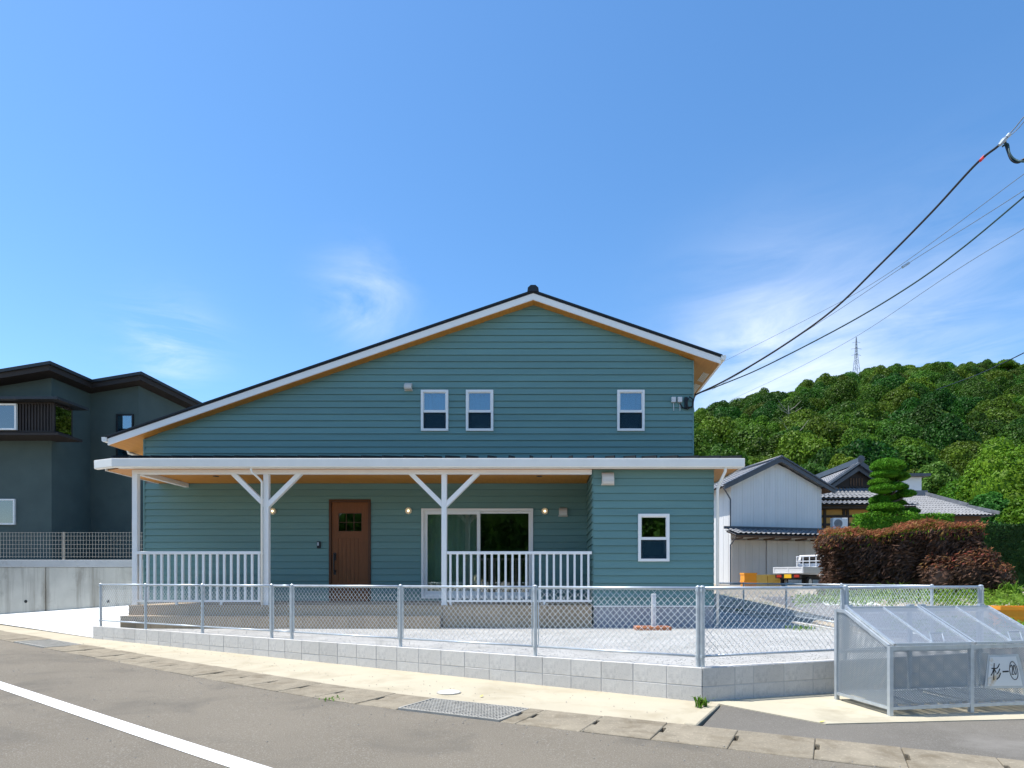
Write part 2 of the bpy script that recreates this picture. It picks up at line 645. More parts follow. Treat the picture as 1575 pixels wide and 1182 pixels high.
def G(x, y):
    """rough land round the plot, rising away from the road"""
    if y < 8:
        r = -.6 + .22 * sm(6.0, 8.0, y)
    elif y < 12:
        r = -.38 + .33 * (y - 8) / 4
    else:
        r = -.05 + .04 * (min(y, 32) - 12)
    k = sm(4.6, 5.6, x) if y < 26 else max(sm(4.6, 5.6, x), sm(26, 34, y))
    return -.62 + k * (r + .62)


def structure(name, me, mat, parent=None, smooth=False):
    o = link(name, me, mat, parent)
    if parent is None:
        o['kind'] = 'structure'
    return o


def poly_sheet(name, pts, zf, mat, parent=None, thick=0.0):
    """flat polygon (list of xy) dropped on zf(x, y); optional skirt"""
    bm = bmesh.new()
    vs = [bm.verts.new((x, y, zf(x, y))) for x, y in pts]
    f = bm.faces.new(vs)
    bmesh.ops.recalc_face_normals(bm, faces=[f])
    f.normal_update()
    if f.normal.z < 0:
        f.normal_flip()
    if thick:
        lows = [bm.verts.new((v.co.x, v.co.y, v.co.z - thick)) for v in vs]
        n = len(vs)
        for i in range(n):
            bm.faces.new((vs[i], vs[(i + 1) % n], lows[(i + 1) % n], lows[i]))
    bmesh.ops.triangulate(bm, faces=[q for q in bm.faces if len(q.verts) > 4])
    me = bpy.data.meshes.new(name)
    bm.to_mesh(me)
    bm.free()
    return structure(name, me, mat, parent)


def axis_points(lo, hi, fine_lo, fine_hi, step, coarse):
    a = list(np.arange(fine_lo, fine_hi + 1e-6, step))
    left, v = [], fine_lo
    while v > lo:
        v -= max(step, (fine_lo - v) * coarse + step)
        left.append(max(v, lo))
    right, v = [], fine_hi
    while v < hi:
        v += max(step, (v - fine_hi) * coarse + step)
        right.append(min(v, hi))
    return sorted(set(left)) + a + sorted(set(right))


gx = axis_points(-500, 700, 2, 30, 1.0, .5)
gy = axis_points(-300, 900, 2, 40, 1.0, .5)
gv = [(x, y, G(x, y)) for y in gy for x in gx]
nxg = len(gx)
gf = [(j * nxg + i, j * nxg + i + 1, (j + 1) * nxg + i + 1, (j + 1) * nxg + i) for j in range(len(gy) - 1) for i in range(nxg - 1)]
structure('ground', np_mesh('ground', gv, gf, True), MAT['dirt'])

# curve of the gutter's inner edge (sidewalk side), left to right
UC = [(-24, 21.9), (-18, 17.8), (-12.2, 13.8), (-7.2, 10.38), (-2.45, 7.2), (-.25, 6.07), (1.23, 5.39), (3.39, 4.40), (7.5, 2.5), (12, .4)]


def catmull(pts, n):
    P = [Vector((p[0], p[1])) for p in pts]
    P = [P[0] * 2 - P[1]] + P + [P[-1] * 2 - P[-2]]
    out = []
    for i in range(1, len(P) - 2):
        for k in range(n):
            t = k / n
            a, b, c, d = P[i - 1], P[i], P[i + 1], P[i + 2]
            out.append(.5 * ((2 * b) + (c - a) * t + (2 * a - 5 * b + 4 * c - d) * t * t + (3 * b - a - 3 * c + d) * t ** 3))
    out.append(P[-2])
    return out


U_RAW = catmull(UC, 24)
U_LEN = [0.0]
for a, b in zip(U_RAW, U_RAW[1:]):
    U_LEN.append(U_LEN[-1] + (b - a).length)


def u_at(s, off=0.0):
    """point on the gutter curve at arc length s, moved off metres towards the road"""
    s = max(0, min(U_LEN[-1] - 1e-4, s))
    import bisect
    i = max(0, min(len(U_RAW) - 2, bisect.bisect_right(U_LEN, s) - 1))
    t = (s - U_LEN[i]) / (U_LEN[i + 1] - U_LEN[i])
    p = U_RAW[i].lerp(U_RAW[i + 1], t)
    j0, j1 = max(0, i - 3), min(len(U_RAW) - 1, i + 4)
    d = (U_RAW[j1] - U_RAW[j0]).normalized()
    nrm = Vector((d.y, -d.x))
    return p + nrm * off


def u_of_x(x):
    for i in range(len(U_RAW) - 1):
        if U_RAW[i].x <= x <= U_RAW[i + 1].x:
            t = (x - U_RAW[i].x) / (U_RAW[i + 1].x - U_RAW[i].x)
            return U_LEN[i] + t * (U_LEN[i + 1] - U_LEN[i])
    return 0


ULEN = U_LEN[-1]
GUT = .60
# road: ribbon from the gutter's outer edge to well behind the camera
NS = 90
rv, rf = [], []
offs = [GUT + .004, 1.2, 2.0, 3.0, 4.5, 6.5, 9.0]
for i in range(NS + 1):
    s = ULEN * i / NS
    for o_ in offs:
        p = u_at(s, o_)
        rv.append((p.x, p.y, gz(p.x) + .018 * min(1, (o_ - GUT) / 3)))
no = len(offs)
for i in range(NS):
    for k in range(no - 1):
        a = i * no + k
        rf.append((a, a + 1, a + 1 + no, a + no))
road = structure('road', np_mesh('road', rv, rf, True), MAT['asphalt'])
# painted edge line (straight, slowly drifting from the kerb)
la, lb = Vector((-17.5, 14.9)), Vector((2.6, .98))
lmid = [Vector((-17.5, 14.95)), Vector((-11.5, 10.75)), Vector((-6.40, 7.22)), Vector((-1.80, 4.04)), (Vector((1.0, 2.20))), Vector((4.0, .4))]
lp = catmull([(p.x, p.y) for p in lmid], 10)
lv, lf = [], []
for i, p in enumerate(lp):
    d = (lp[min(i + 1, len(lp) - 1)] - lp[max(i - 1, 0)]).normalized()
    q = p + Vector((d.y, -d.x)) * .155
    for w in (p, q):
        lv.append((w.x, w.y, gz(w.x) + .0165))
for i in range(len(lp) - 1):
    lf.append((2 * i, 2 * i + 1, 2 * i + 3, 2 * i + 2))
structure('road_line', np_mesh('road_line', lv, lf), MAT['paint'], road)

# gutter: a trench with concrete covers, each cover a block of its own
WA, WB = Vector((-9.17, 12.42)), Vector((1.61, 6.48))      # face of the front block wall
WD = (WB - WA).normalized()
WN = Vector((WD.y, -WD.x))                                   # towards the road
CA, CB = WB, Vector((5.63, 7.885))                           # chamfer wall to the right
tb = MB()
for i in range(60):
    s0, s1 = ULEN * i / 60, ULEN * (i + 1) / 60
    p0, p1, q0, q1 = u_at(s0, 0.0), u_at(s1, 0.0), u_at(s0, GUT), u_at(s1, GUT)
    z0, z1 = gz(p0.x) - .35, gz(p1.x) - .35
    tb.add([(p0.x, p0.y, z0), (p1.x, p1.y, z1), (q1.x, q1.y, z1), (q0.x, q0.y, z0)], [(0, 1, 2, 3)])
gutter = tb.build('gutter', MAT['void'])
gutter['kind'] = 'structure'


def cover(s0, s1, slot):
    """one drain cover, with a hand slot cut in its left end"""
    g = .002
    a0, a1 = s0 + g, s1 - g
    pts = [(a0, .004), (a1, .004), (a1, GUT - .006), (a0, GUT - .006)]
    if slot:
        pts = [(a0, .004), (a1, .004), (a1, GUT - .006), (a0, GUT - .006), (a0, .33), (a0 + .032, .325), (a0 + .034, .195), (a0, .19)]
    P = [u_at(s, o_) for s, o_ in pts]
    tilt = random.uniform(-.004, .004)
    top = [(p.x, p.y, gz(p.x) + .006 + tilt + (.012 if pts[i][1] < .3 else 0)) for i, p in enumerate(P)]
    low = [(x, y, z - .14) for x, y, z in top]
    n = len(P)
    mb = MB()
    mb.add(top + low, [tuple(range(n)), tuple(range(2 * n - 1, n - 1, -1))] + [(i, (i + 1) % n, (i + 1) % n + n, i + n) for i in range(n)])
    return mb


GR = [(-1.22, -.18), (-9.75, -8.45)]                       # x ranges taken by steel grates
CL = .60
ns = int(ULEN / CL)
for i in range(ns):
    s0, s1 = i * CL, (i + 1) * CL
    xm = u_at((s0 + s1) / 2).x
    if xm < -19 or xm > 8:
        continue
    keep = [(s0, s1)]
    for ga, gb in GR:
        ua, ub = u_of_x(ga), u_of_x(gb)
        nk = []
        for k0, k1 in keep:
            if k1 <= ua or k0 >= ub:
                nk.append((k0, k1))
            else:
                if k0 < ua - .03:
                    nk.append((k0, ua))
                if k1 > ub + .03:
                    nk.append((ub, k1))
        keep = nk
    for k0, k1 in keep:
        cover(k0, k1, True).build('drain_cover', MAT['gutterc'], gutter, bevel=.006)

# steel grates
for (ga, gb), lab in zip(GR, ('wide rusty steel drain grate in the gutter below the round white lid',
                              'narrow steel drain grate in the gutter in front of the white driveway')):
    ua, ub = u_of_x(ga), u_of_x(gb)
    pm = u_at((ua + ub) / 2, .3)
    root = thing('drain_grate', lab, 'drain grate', (pm.x, pm.y, gz(pm.x)), 0, 'steel grates in the gutter')
    fb, bb, cb = MB(), MB(), MB()
    P = lambda s, o_, dz: (lambda p: (p.x, p.y, gz(p.x) + dz))(u_at(s, o_))
    for s0_, o0, s1_, o1 in ((ua + .01, .02, ub - .01, .02), (ua + .01, GUT - .03, ub - .01, GUT - .03), (ua + .012, .03, ua + .012, GUT - .04), (ub - .012, .03, ub - .012, GUT - .04)):
        fb.bar(P(s0_, o0, -.005), P(s1_, o1, -.005), .02, .04)
    fb.build('frame', MAT['steel'], root)
    nb = 9
    for k in range(nb):
        o_ = .06 + (GUT - .14) * k / (nb - 1)
        q = MB()
        q.bar(P(ua + .02, o_, -.006), P(ub - .02, o_, -.006), .013, .036)
        q.build('bearing_bar', MAT['steel'], root)
    s = ua + .05
    while s < ub - .03:
        cb.bar(P(s, .03, -.003), P(s, GUT - .04, -.003), .012, .030)
        s += .034
    cb.build('cross_bars', MAT['steel'], root, kind='stuff')

# sidewalk: between the gutter and the block wall / driveway
sw = []
s_a, s_b = u_of_x(-18), u_of_x(1.18)
for i in range(41):
    p = u_at(s_a + (s_b - s_a) * i / 40, -.002)
    sw.append((p.x, p.y))
back = [(1.66, 6.43), (WB.x, WB.y + .03), (WA.x + .02, WA.y + .06), (-13.6, 15.6), (-18, 18.7)]
poly_sheet('sidewalk', sw + back, lambda x, y: gz(x) + .003, MAT['cream'], thick=.2)
# little kerb stone that ends the sidewalk at the side street
kb = MB()
kz = gz(1.4) + .006
kb.hexa([(1.19, 5.46, kz - .2), (1.30, 5.41, kz - .2), (1.76, 6.33, kz - .2), (1.67, 6.42, kz - .2),
         (1.19, 5.46, kz + .012), (1.30, 5.41, kz + .012), (1.76, 6.33, kz + .012), (1.67, 6.42, kz + .012)])
ko = kb.build('kerb', MAT['cream'], bevel=.01)
ko['kind'] = 'structure'
# asphalt apron of the side street and the concrete pad under the collection cage
ap = [(1.78, 6.34), (2.47, 5.51), (4.46, 5.79), (9, 6.3)]
s_a2, s_b2 = u_of_x(1.32), u_of_x(9)
for i in range(21):
    p = u_at(s_b2 + (s_a2 - s_b2) * i / 20, -.002)
    ap.append((p.x, p.y))
poly_sheet('side_street', ap, lambda x, y: gz(x) + .001, MAT['apron'])
pad = [(1.78, 6.34), (2.47, 5.51), (4.46, 5.79), (9, 6.3), (9, 8.4), (CB.x, CB.y + .05), (CA.x + .05, CA.y + .04)]
poly_sheet('concrete_pad', pad, lambda x, y: gz(x) + .010, MAT['pad'], thick=.2)


# driveway ramps up from the sidewalk
def dz(x, y):
    d = (x - WA.x) * .54 + (y - WA.y) * .84
    return gz(x) + .008 + .15 * d


poly_sheet('driveway', [(WA.x + .02, WA.y + .03), (-13.7, 15.5), (-18, 18.6), (-18, 18.9), (-16.5, 18.2), (-12.5, 18.2), (-9.2, 18.2), (-8.3, 13.2), (-8.3, 12.1)], dz, MAT['drive'])
poly_sheet('gravel_yard', [(WA.x + .85, WA.y - .40), (WB.x + .02, WB.y + .10), (CB.x - .1, CB.y + .10), (5.42, 13), (5.42, 30), (-8.55, 30), (-8.55, 12.9)],
           lambda x, y: -.030, MAT['gravel'])

# loose stones on the yard, scattered thick near the fence
st_v, st_f = [], []
base = np.array([(1, 0, 0), (0, 1, 0), (-1, 0, 0), (0, -1, 0), (0, 0, .7), (0, 0, -.7)])
of = [(0, 1, 4), (1, 2, 4), (2, 3, 4), (3, 0, 4), (1, 0, 5), (2, 1, 5), (3, 2, 5), (0, 3, 5)]
n_st = 0
while n_st < 12000:
    x, y = RNG.uniform(-8.4, 5.3), RNG.uniform(6.6, 14.0)
    if (Vector((x, y)) - WA).dot(-WN) < .16 or (x > WB.x and y < 6.62 + (x - WB.x) * .35):
        continue
    if y > 12.4 and x < 3.4 or (x < -2 and y > 12.12):
        continue
    if RNG.random() > 1.25 - (y - 6) / 9:
        continue
    r = RNG.uniform(.004, .010)
    a = RNG.uniform(0, 6.28)
    sc = base * np.array([r * RNG.uniform(.8, 1.3), r, r * RNG.uniform(.6, 1.0)])
    c, s = math.cos(a), math.sin(a)
    rot = np.stack([sc[:, 0] * c - sc[:, 1] * s + x, sc[:, 0] * s + sc[:, 1] * c + y, sc[:, 2] - .028], 1)
    st_f += [tuple(i + 6 * n_st for i in f) for f in of]
    st_v.append(rot)
    n_st += 1
o = link('gravel', np_mesh('gravel', np.concatenate(st_v), st_f), MAT['gravel_stone'])
tag(o, 'loose pale gravel stones strewn over the yard', 'gravel', kind='stuff')


# land to the right: asphalt lane and a bleached concrete patch on the rough ground
def ground_sheet(name, outline_fn, n, m, mat, lift):
    vs, fs = [], []
    for j in range(m + 1):
        for i in range(n + 1):
            x, y = outline_fn(i / n, j / m)
            vs.append((x, y, G(x, y) + lift))
    for j in range(m):
        for i in range(n):
            a = j * (n + 1) + i
            fs.append((a, a + 1, a + n + 2, a + n + 1))
    return structure(name, np_mesh(name, vs, fs, True), mat)


ground_sheet('path', lambda u, v: (5.75 + u * (2.0 + 1.4 * (1 - v)) + v * 1.6, 9.2 + v * 12.5), 6, 16, MAT['path'], .012)
ground_sheet('concrete_patch', lambda u, v: (8.0 + u * 1.6 + v * .5, 17.8 + v * 1.6), 4, 4, MAT['drive'], .02)


# ---------------------------------------------------------------- block walls
def bx_mesh(name, L, D, H):
    mb = MB()
    mb.box(-L / 2, L / 2, 0, D, -H, 0)
    return mb.mesh(name, bevel=.004)


def block_wall(root, P0, P1, n, half_at=(), start_z=0.0, ang_extra=0):
    d = (P1 - P0)
    L = d.length
    dn = d.normalized()
    ang = math.atan2(dn.y, dn.x)
    nrm = Vector((dn.y, -dn.x))
    units = [1.0] * n
    for k in half_at:
        units[k] = .6
    tot = sum(units)
    u = L / tot
    cache = {}
    pos = 0
    for k in range(n):
        w = units[k] * u
        key = round(w, 4)
        if key not in cache:
            me = bx_mesh('concrete_block', w - .007, .12, .193)
            me.materials.append(MAT['block'])
            cache[key] = me
        for c in range(2):
            p = P0 + dn * (pos + w / 2)
            o = bpy.data.objects.new('concrete_block', cache[key])
            COL.objects.link(o)
            o.parent = root
            jig = random.uniform(-.0015, .0015)
            o.location = (p.x - nrm.x * jig - root.location.x, p.y - nrm.y * jig - root.location.y, start_z - c * .2 - root.location.z)
            o.rotation_euler = (0, 0, ang)
        pos += w
    mb = MB()
    a, b = P0 - nrm * .004 + dn * .01, P1 - nrm * .004 - dn * .01
    a2, b2 = P0 - nrm * .112 + dn * .01, P1 - nrm * .112 - dn * .01
    z0, z1 = start_z - .62, start_z - .006
    mb.hexa([(a.x, a.y, z0), (b.x, b.y, z0), (b2.x, b2.y, z0), (a2.x, a2.y, z0), (a.x, a.y, z1), (b.x, b.y, z1), (b2.x, b2.y, z1), (a2.x, a2.y, z1)])
    mb.build('mortar', MAT['mortar'], root)


w1 = thing('block_wall', 'low concrete block wall along the sidewalk under the long chain-link fence', 'block wall', (WA.x, WA.y, 0))
block_wall(w1, WA, WB, 32)
w2 = thing('block_wall', 'short concrete block wall from the front corner to behind the metal collection cage', 'block wall', (CA.x, CA.y, 0))
block_wall(w2, CA + (CB - CA).normalized() * .006, CB, 11, (1,))
SIDE = Vector((5.50, 24.0))
w3 = thing('block_wall', 'concrete block wall along the side boundary beyond the house shadow', 'block wall', (CB.x, CB.y, 0))
mb = MB()
mb.box(5.46, 5.58, 7.95, 24, -.6, -.004)
mb.build('wall_core', MAT['block'], w3)


# ---------------------------------------------------------------- chain-link fences
def chain_panel(mb, P0, P1, z0, z1, pitch=.075, r=.0024):
    d = P1 - P0
    L = d.length
    dn = d.normalized()
    nrm = Vector((dn.y, -dn.x))
    H = z1 - z0
    run = H * .96

    def pt(s, z, off):
        return (P0.x + dn.x * s + nrm.x * off, P0.y + dn.y * s + nrm.y * off, z)
    s = -run
    while s < L:
        for sg in (1, -1):
            a, b = s, s + run
            za, zb = z0, z1
            ca, cb = max(a, 0), min(b, L)
            if cb - ca > .02:
                fa, fb = (ca - a) / run, (cb - a) / run
                zz0, zz1 = za + H * fa, za + H * fb
                if sg < 0:
                    zz0, zz1 = z1 - H * fa, z1 - H * fb
                steps = max(1, int(round((cb - ca) / pitch)))
                pts = []
                for k in range(steps + 1):
                    t = k / steps
                    pts.append(pt(ca + (cb - ca) * t, zz0 + (zz1 - zz0) * t, .0035 * sg * (1 if k % 2 else -1)))
                mb.tube(pts, r, 4, caps=False)
        s += pitch


def chain_fence(root, P0, P1, posts, z_top, z_bot, base, mat_post='galv', pr=.024, split=True):
    """posts: list of (distance, double?)"""
    d = (P1 - P0)
    dn = d.normalized()
    at = lambda s: P0 + dn * s
    for s, dbl in posts:
        for k in (0,):
            p = at(s + k)
            q = MB()
            q.tube([(p.x, p.y, base - .05), (p.x, p.y, z_top + .012)], pr, 10)
            q.lathe([(pr * 1.15, 0), (pr * 1.15, .012), (pr * .5, .024)], (p.x, p.y, z_top + .006), 10)
            po = q.build('post', MAT[mat_post], root, smooth=False)
            for zz in (z_bot, z_top - .02):
                c = MB()
                c.lathe([(pr * 1.35, -.014), (pr * 1.35, .014)], (p.x, p.y, zz), 10)
                c.build('clamp', MAT[mat_post], po)
        if dbl:
            for k in (-.045, .045):
                p = at(s + k)
                c = MB()
                c.tube([(p.x, p.y, z_bot - .01), (p.x, p.y, z_top)], .008, 6)
                c.build('end_bar', MAT[mat_post], root)
    for (sa, da), (sb, db) in zip(posts, posts[1:]):
        a, b = at(sa + (.05 if da else .02)), at(sb - (.05 if db else .02))
        for nm, z, rr in (('top_rail', z_top, .0175), ('bottom_rail', z_bot, .0135)):
            q = MB()
            q.tube([(a.x, a.y, z), (b.x, b.y, z)], rr, 8)
            q.build(nm, MAT[mat_post], root, smooth=True)
        q = MB()
        chain_panel(q, a, b, z_bot + .01, z_top - .012)
        q.build('chain_link_mesh', MAT['wire'], root, smooth=True)


FA, FB = WA - WN * .06, WB - WN * .06
FL = (FB - FA).length
f1 = thing('chain_link_fence', 'long galvanised chain-link fence on the low block wall in front of the house', 'fence', (FA.x, FA.y, 0))
chain_fence(f1, FA, FB, [(.185, False), (1.785, False), (3.55, False), (5.38, True), (5.86, True), (8.09, True), (10.25, True), (FL - .06, False)], .835, .115, 0)
cd = (CB - CA).normalized()
cn = Vector((cd.y, -cd.x))
FC, FD = CA - cn * .06, CB - cn * .06
f2 = thing('chain_link_fence', 'chain-link fence on the short wall behind the metal collection cage', 'fence', (FC.x, FC.y, 0))
chain_fence(f2, FC, FD, [(.04, False), (1.97, True), (4.18, True)], .835, .115, 0, pr=.026)
f3 = thing('chain_link_fence', 'far chain-link fence running back along the side lane past the shed', 'fence', (5.5, 8, 0))
chain_fence(f3, Vector((5.52, 8.0)), Vector((5.52, 22)), [(.9, False), (3.65, False), (6.35, False), (9.5, False), (12.2, False)], .835, .115, 0, pr=.022)

# ---------------------------------------------------------------- manhole lid, weeds
root = thing('manhole_cover', 'small round white lid set in the cream sidewalk above the wide grate', 'manhole cover', (-1.11, 6.86, gz(-1.11)))
q = MB()
q.lathe([(.135, .004), (.135, .012), (.122, .012)], (-1.11, 6.86, gz(-1.11)), 28)
q.build('ring', MAT['steel'], root)
q = MB()
q.lathe([(.119, .004), (.119, .016), (.02, .020)], (-1.11, 6.86, gz(-1.11)), 28)
q.build('lid', MAT['manhole'], root)


def tuft(name, loc, n, h, w, label, cat, spread=.06):
    vs, fs = [], []
    for k in range(n):
        a = random.uniform(0, 6.283)
        lean = random.uniform(.2, .9)
        hh = h * random.uniform(.5, 1)
        b = Vector((random.gauss(0, spread), random.gauss(0, spread), 0))
        dr = Vector((math.cos(a), math.sin(a), 0))
        sd = Vector((-dr.y, dr.x, 0)) * w * random.uniform(.6, 1)
        p1 = b + dr * hh * lean * .45 + Vector((0, 0, hh * .65))
        p2 = b + dr * hh * lean + Vector((0, 0, hh * (1.0 - lean * .45)))
        i = len(vs)
        vs += [b - sd * .5, b + sd * .5, p1 + sd, p1 - sd, p2 + sd * .15, p2 - sd * .15]
        fs += [(i, i + 1, i + 2, i + 3), (i + 3, i + 2, i + 4, i + 5)]
    o = link(name, np_mesh(name, [tuple(v) for v in vs], fs), MAT['leaf_weed'])
    o.location = loc
    tag(o, label, cat)
    return o


tuft('weed', (1.52, 6.18, gz(1.5) + .01), 46, .14, .011, 'bright green weed tuft growing at the corner of the block wall', 'weed', .035)
tuft('weed', (-2.26, 6.42, gz(-2.2)), 24, .05, .008, 'tiny weed growing beside the gutter covers left of the wide grate', 'weed', .05)
tuft('weed', (4.85, 11.9, -.03), 60, .12, .012, 'low patch of weeds on the gravel at the tip of the house shadow', 'weed', .16)

# ---------------------------------------------------------------- retaining wall and mesh fence on the left
root = thing('retaining_wall', 'stained concrete retaining wall beside the white driveway', 'retaining wall', (-15, 17.6, 0))
xs = [-34, -26, -20.2, -14.34, -10.3]
for a, b in zip(xs, xs[1:]):
    q = MB()
    q.box(a + .012, b - .012, 17.6, 17.9, -.7, 1.29)
    q.build('wall_panel', MAT['retain'], root, bevel=.01)
q = MB()
q.box(-34, -10.3, 17.64, 17.88, -.7, 1.28)
q.build('joint_filler', MAT['black'], root)
q = MB()
q.box(-34, -10.3, 17.585, 17.92, 1.295, 1.505)
q.build('coping', MAT['capc'], root, bevel=.008)
for px in (-14.9, -12.55, -17.5):
    q = MB()
    q.lathe([(.045, -.004), (.045, .02)], (px, 17.6, .32), 14, 'y')
    q.build('weep_hole', MAT['black'], root)
q = MB()
q.box(-34, -10.3, 17.9, 46, -.7, 1.48)
o = q.build('neighbour_plot', MAT['dirt'])
o['kind'] = 'structure'

root = thing('mesh_fence', 'low brown wire mesh fence on top of the retaining wall', 'fence', (-15, 17.75, 1.5))
px = -24.0
k = 0
while px < -10.4:
    q = MB()
    q.box(px - .025, px + .025, 17.735, 17.775, 1.49, 2.31)
    q.build('post', MAT['meshfence'], root)
    px += 2.0 if k else 2.06
    k += 1
q = MB()
x = -24.0
while x < -10.4:
    q.bar((x, 17.72, 1.56), (x, 17.72, 2.30), .0075, .0075, (0, 1, 0))
    x += .088
q.build('vertical_wires', MAT['meshfence'], root, kind='stuff')
for z in (1.60, 1.71, 1.83, 1.95, 2.07, 2.19, 2.29):
    q = MB()
    q.bar((-24, 17.712, z), (-10.4, 17.712, z), .009, .009)
    q.build('horizontal_wire', MAT['meshfence'], root)

# grit and small fallen bits on the road edge and sidewalk
gt_v, gt_f = [], []
for k in range(900):
    s = RNG.uniform(u_of_x(-9), u_of_x(5))
    o_ = RNG.choice([RNG.uniform(.55, .9), RNG.uniform(-.9, 0), RNG.uniform(.6, 3.5)])
    p = u_at(s, o_)
    if o_ < 0 and p.x > 1.1:
        continue
    r = RNG.uniform(.003, .007)
    zz = gz(p.x) + (.008 if o_ < .6 else .018 * min(1, (o_ - GUT) / 3)) + r * .5
    gt_f += [tuple(i + len(gt_v) for i in f) for f in of]
    a = RNG.uniform(0, 6.28)
    for b in base * np.array([r * 1.3, r, r]):
        gt_v.append((p.x + b[0] * math.cos(a) - b[1] * math.sin(a), p.y + b[0] * math.sin(a) + b[1] * math.cos(a), zz + b[2]))
o = link('grit', np_mesh('grit', gt_v, gt_f), MAT['grit'])
tag(o, 'small grit scattered along the road edge and sidewalk', 'grit', kind='stuff')
for (x, y), a, lab in (((2.46, 5.56), .4, 'small yellow fallen leaf at the point of the concrete pad'), ((-.72, 6.62), 1.2, 'small yellow fallen leaf on the cream sidewalk right of the round lid')):
    vs = [(-.035, 0, 0), (0, -.016, .004), (.04, 0, .010), (0, .016, .003)]
    o = link('fallen_leaf', np_mesh('fallen_leaf', vs, [(0, 1, 2, 3)]), M('dry_leaf', (.62, .52, .12), .7, .15, 20))
    o.location = (x, y, gz(x) + .016)
    o.rotation_euler = (0, 0, a)
    tag(o, lab, 'leaf')


# ================================================================ THE GREEN HOUSE
house = thing('house', 'teal weatherboard house with a low gabled roof and a white-posted porch', 'house', (-3.0, 14.286, 0))
XL, XR = -9.346, 3.338          # main walls
YW, YF, YB = 14.286, 12.50, 23.2   # main facade, front of the wing, back
XA, ZA = -.353, 7.49             # roof apex at the front verge
SL = .342                        # roof pitch
BX = .904                        # left side of the wing
PITCH = .1515


def roof_z(x):
    return ZA - SL * abs(x - XA)


def rows_to_rects(z0, z1, pitch, u0, u1, openings, gable=None):
    """split courses of boards round openings; yields lists of (ub0, ub1, ut0, ut1, za, zb, zbase)"""
    out = []
    k = 0
    z = z0
    while z < z1 - 1e-4:
        zb = min(z + pitch, z1)
        cuts = sorted({z, zb} | {c for o in openings for c in (o[2], o[3]) if z + .004 < c < zb - .004})
        rects = []
        for a, b in zip(cuts, cuts[1:]):
            def lim(zz):
                if gable is None:
                    return u0, u1
                w = (gable[1] - zz) / SL
                return max(u0, gable[0] - w), min(u1, gable[0] + w)
            la_, ra_ = lim(a)
            lb_, rb_ = lim(b)
            if ra_ - la_ < .02:
                continue
            if rb_ < lb_:
                lb_ = rb_ = (la_ + ra_) / 2
            seg = [(la_, ra_, lb_, rb_)]
            for o in openings:
                if o[2] < (a + b) / 2 < o[3]:
                    nseg = []
                    for s in seg:
                        if s[1] <= o[0] or s[0] >= o[1]:
                            nseg.append(s)
                            continue
                        if s[0] < o[0] - .005:
                            nseg.append((s[0], o[0], s[2], o[0]))
                        if s[1] > o[1] + .005:
                            nseg.append((o[1], s[1], o[1], s[3]))
                    seg = nseg
            for s in seg:
                rects.append((s[0], s[1], s[2], s[3], a, b, z))
        if rects:
            out.append((z, zb, rects))
        z = zb
        k += 1
    return out


def islands(rects):
    """rects of one course that touch stay one board; gaps at openings part it into several"""
    left = list(rects)
    out = []
    while left:
        isl = [left.pop()]
        grown = True
        while grown:
            grown = False
            for r in left[:]:
                for s in isl:
                    if r[0] < s[1] - .003 and s[0] < r[1] - .003 and (abs(r[4] - s[5]) < 1e-6 or abs(r[5] - s[4]) < 1e-6):
                        isl.append(r)
                        left.remove(r)
                        grown = True
                        break
        out.append(isl)
    return out


def boards(z0, z1, u0, u1, openings, fn, gable=None, mat='siding', parent=house, bot=.034, top=.012):
    for z, zb, rects in rows_to_rects(z0, z1, PITCH, u0, u1, openings, gable):
        for isl in islands(rects):
            mb = MB()
            jb = bot + random.uniform(-.0015, .0015)
            for b0, b1, t0, t1, a, b, base in isl:
                f = lambda zz: jb + (top - jb) * (zz - base) / PITCH
                lip = base + PITCH - .0095
                if a < lip < b:          # rebated top edge: a shadow gap under the next board
                    k_ = (lip - a) / (b - a)
                    m0, m1 = b0 + (t0 - b0) * k_, b1 + (t1 - b1) * k_
                    mb.hexa([fn(b0, f(a), a), fn(b1, f(a), a), fn(b1, 0, a), fn(b0, 0, a),
                             fn(m0, f(lip), lip), fn(m1, f(lip), lip), fn(m1, 0, lip), fn(m0, 0, lip)])
                    mb.hexa([fn(m0, .003, lip), fn(m1, .003, lip), fn(m1, 0, lip), fn(m0, 0, lip),
                             fn(t0, .003, b), fn(t1, .003, b), fn(t1, 0, b), fn(t0, 0, b)])
                    continue
                mb.hexa([fn(b0, f(a), a), fn(b1, f(a), a), fn(b1, 0, a), fn(b0, 0, a),
                         fn(t0, f(b), b), fn(t1, f(b), b), fn(t1, 0, b), fn(t0, 0, b)])
            mb.build('siding_board', MAT[mat], parent)


def shell(name, z0, z1, u0, u1, openings, fn, thick, mat, parent=house, gable=None):
    mb = MB()
    edges = sorted({z0, z1} | {c for o in openings for c in (o[2], o[3])})
    if gable:
        edges = sorted(set(edges) | set(np.arange(z0, z1, .3)))
    for a, b in zip(edges, edges[1:]):
        for _, _, rects in rows_to_rects(a, b, b - a, u0, u1, openings, gable):
            for b0, b1, t0, t1, za, zb, _z in rects:
                mb.hexa([fn(b0, 0, za), fn(b1, 0, za), fn(b1, -thick, za), fn(b0, -thick, za),
                         fn(t0, 0, zb), fn(t1, 0, zb), fn(t1, -thick, zb), fn(t0, -thick, zb)])
    return mb.build(name, MAT[mat], parent)


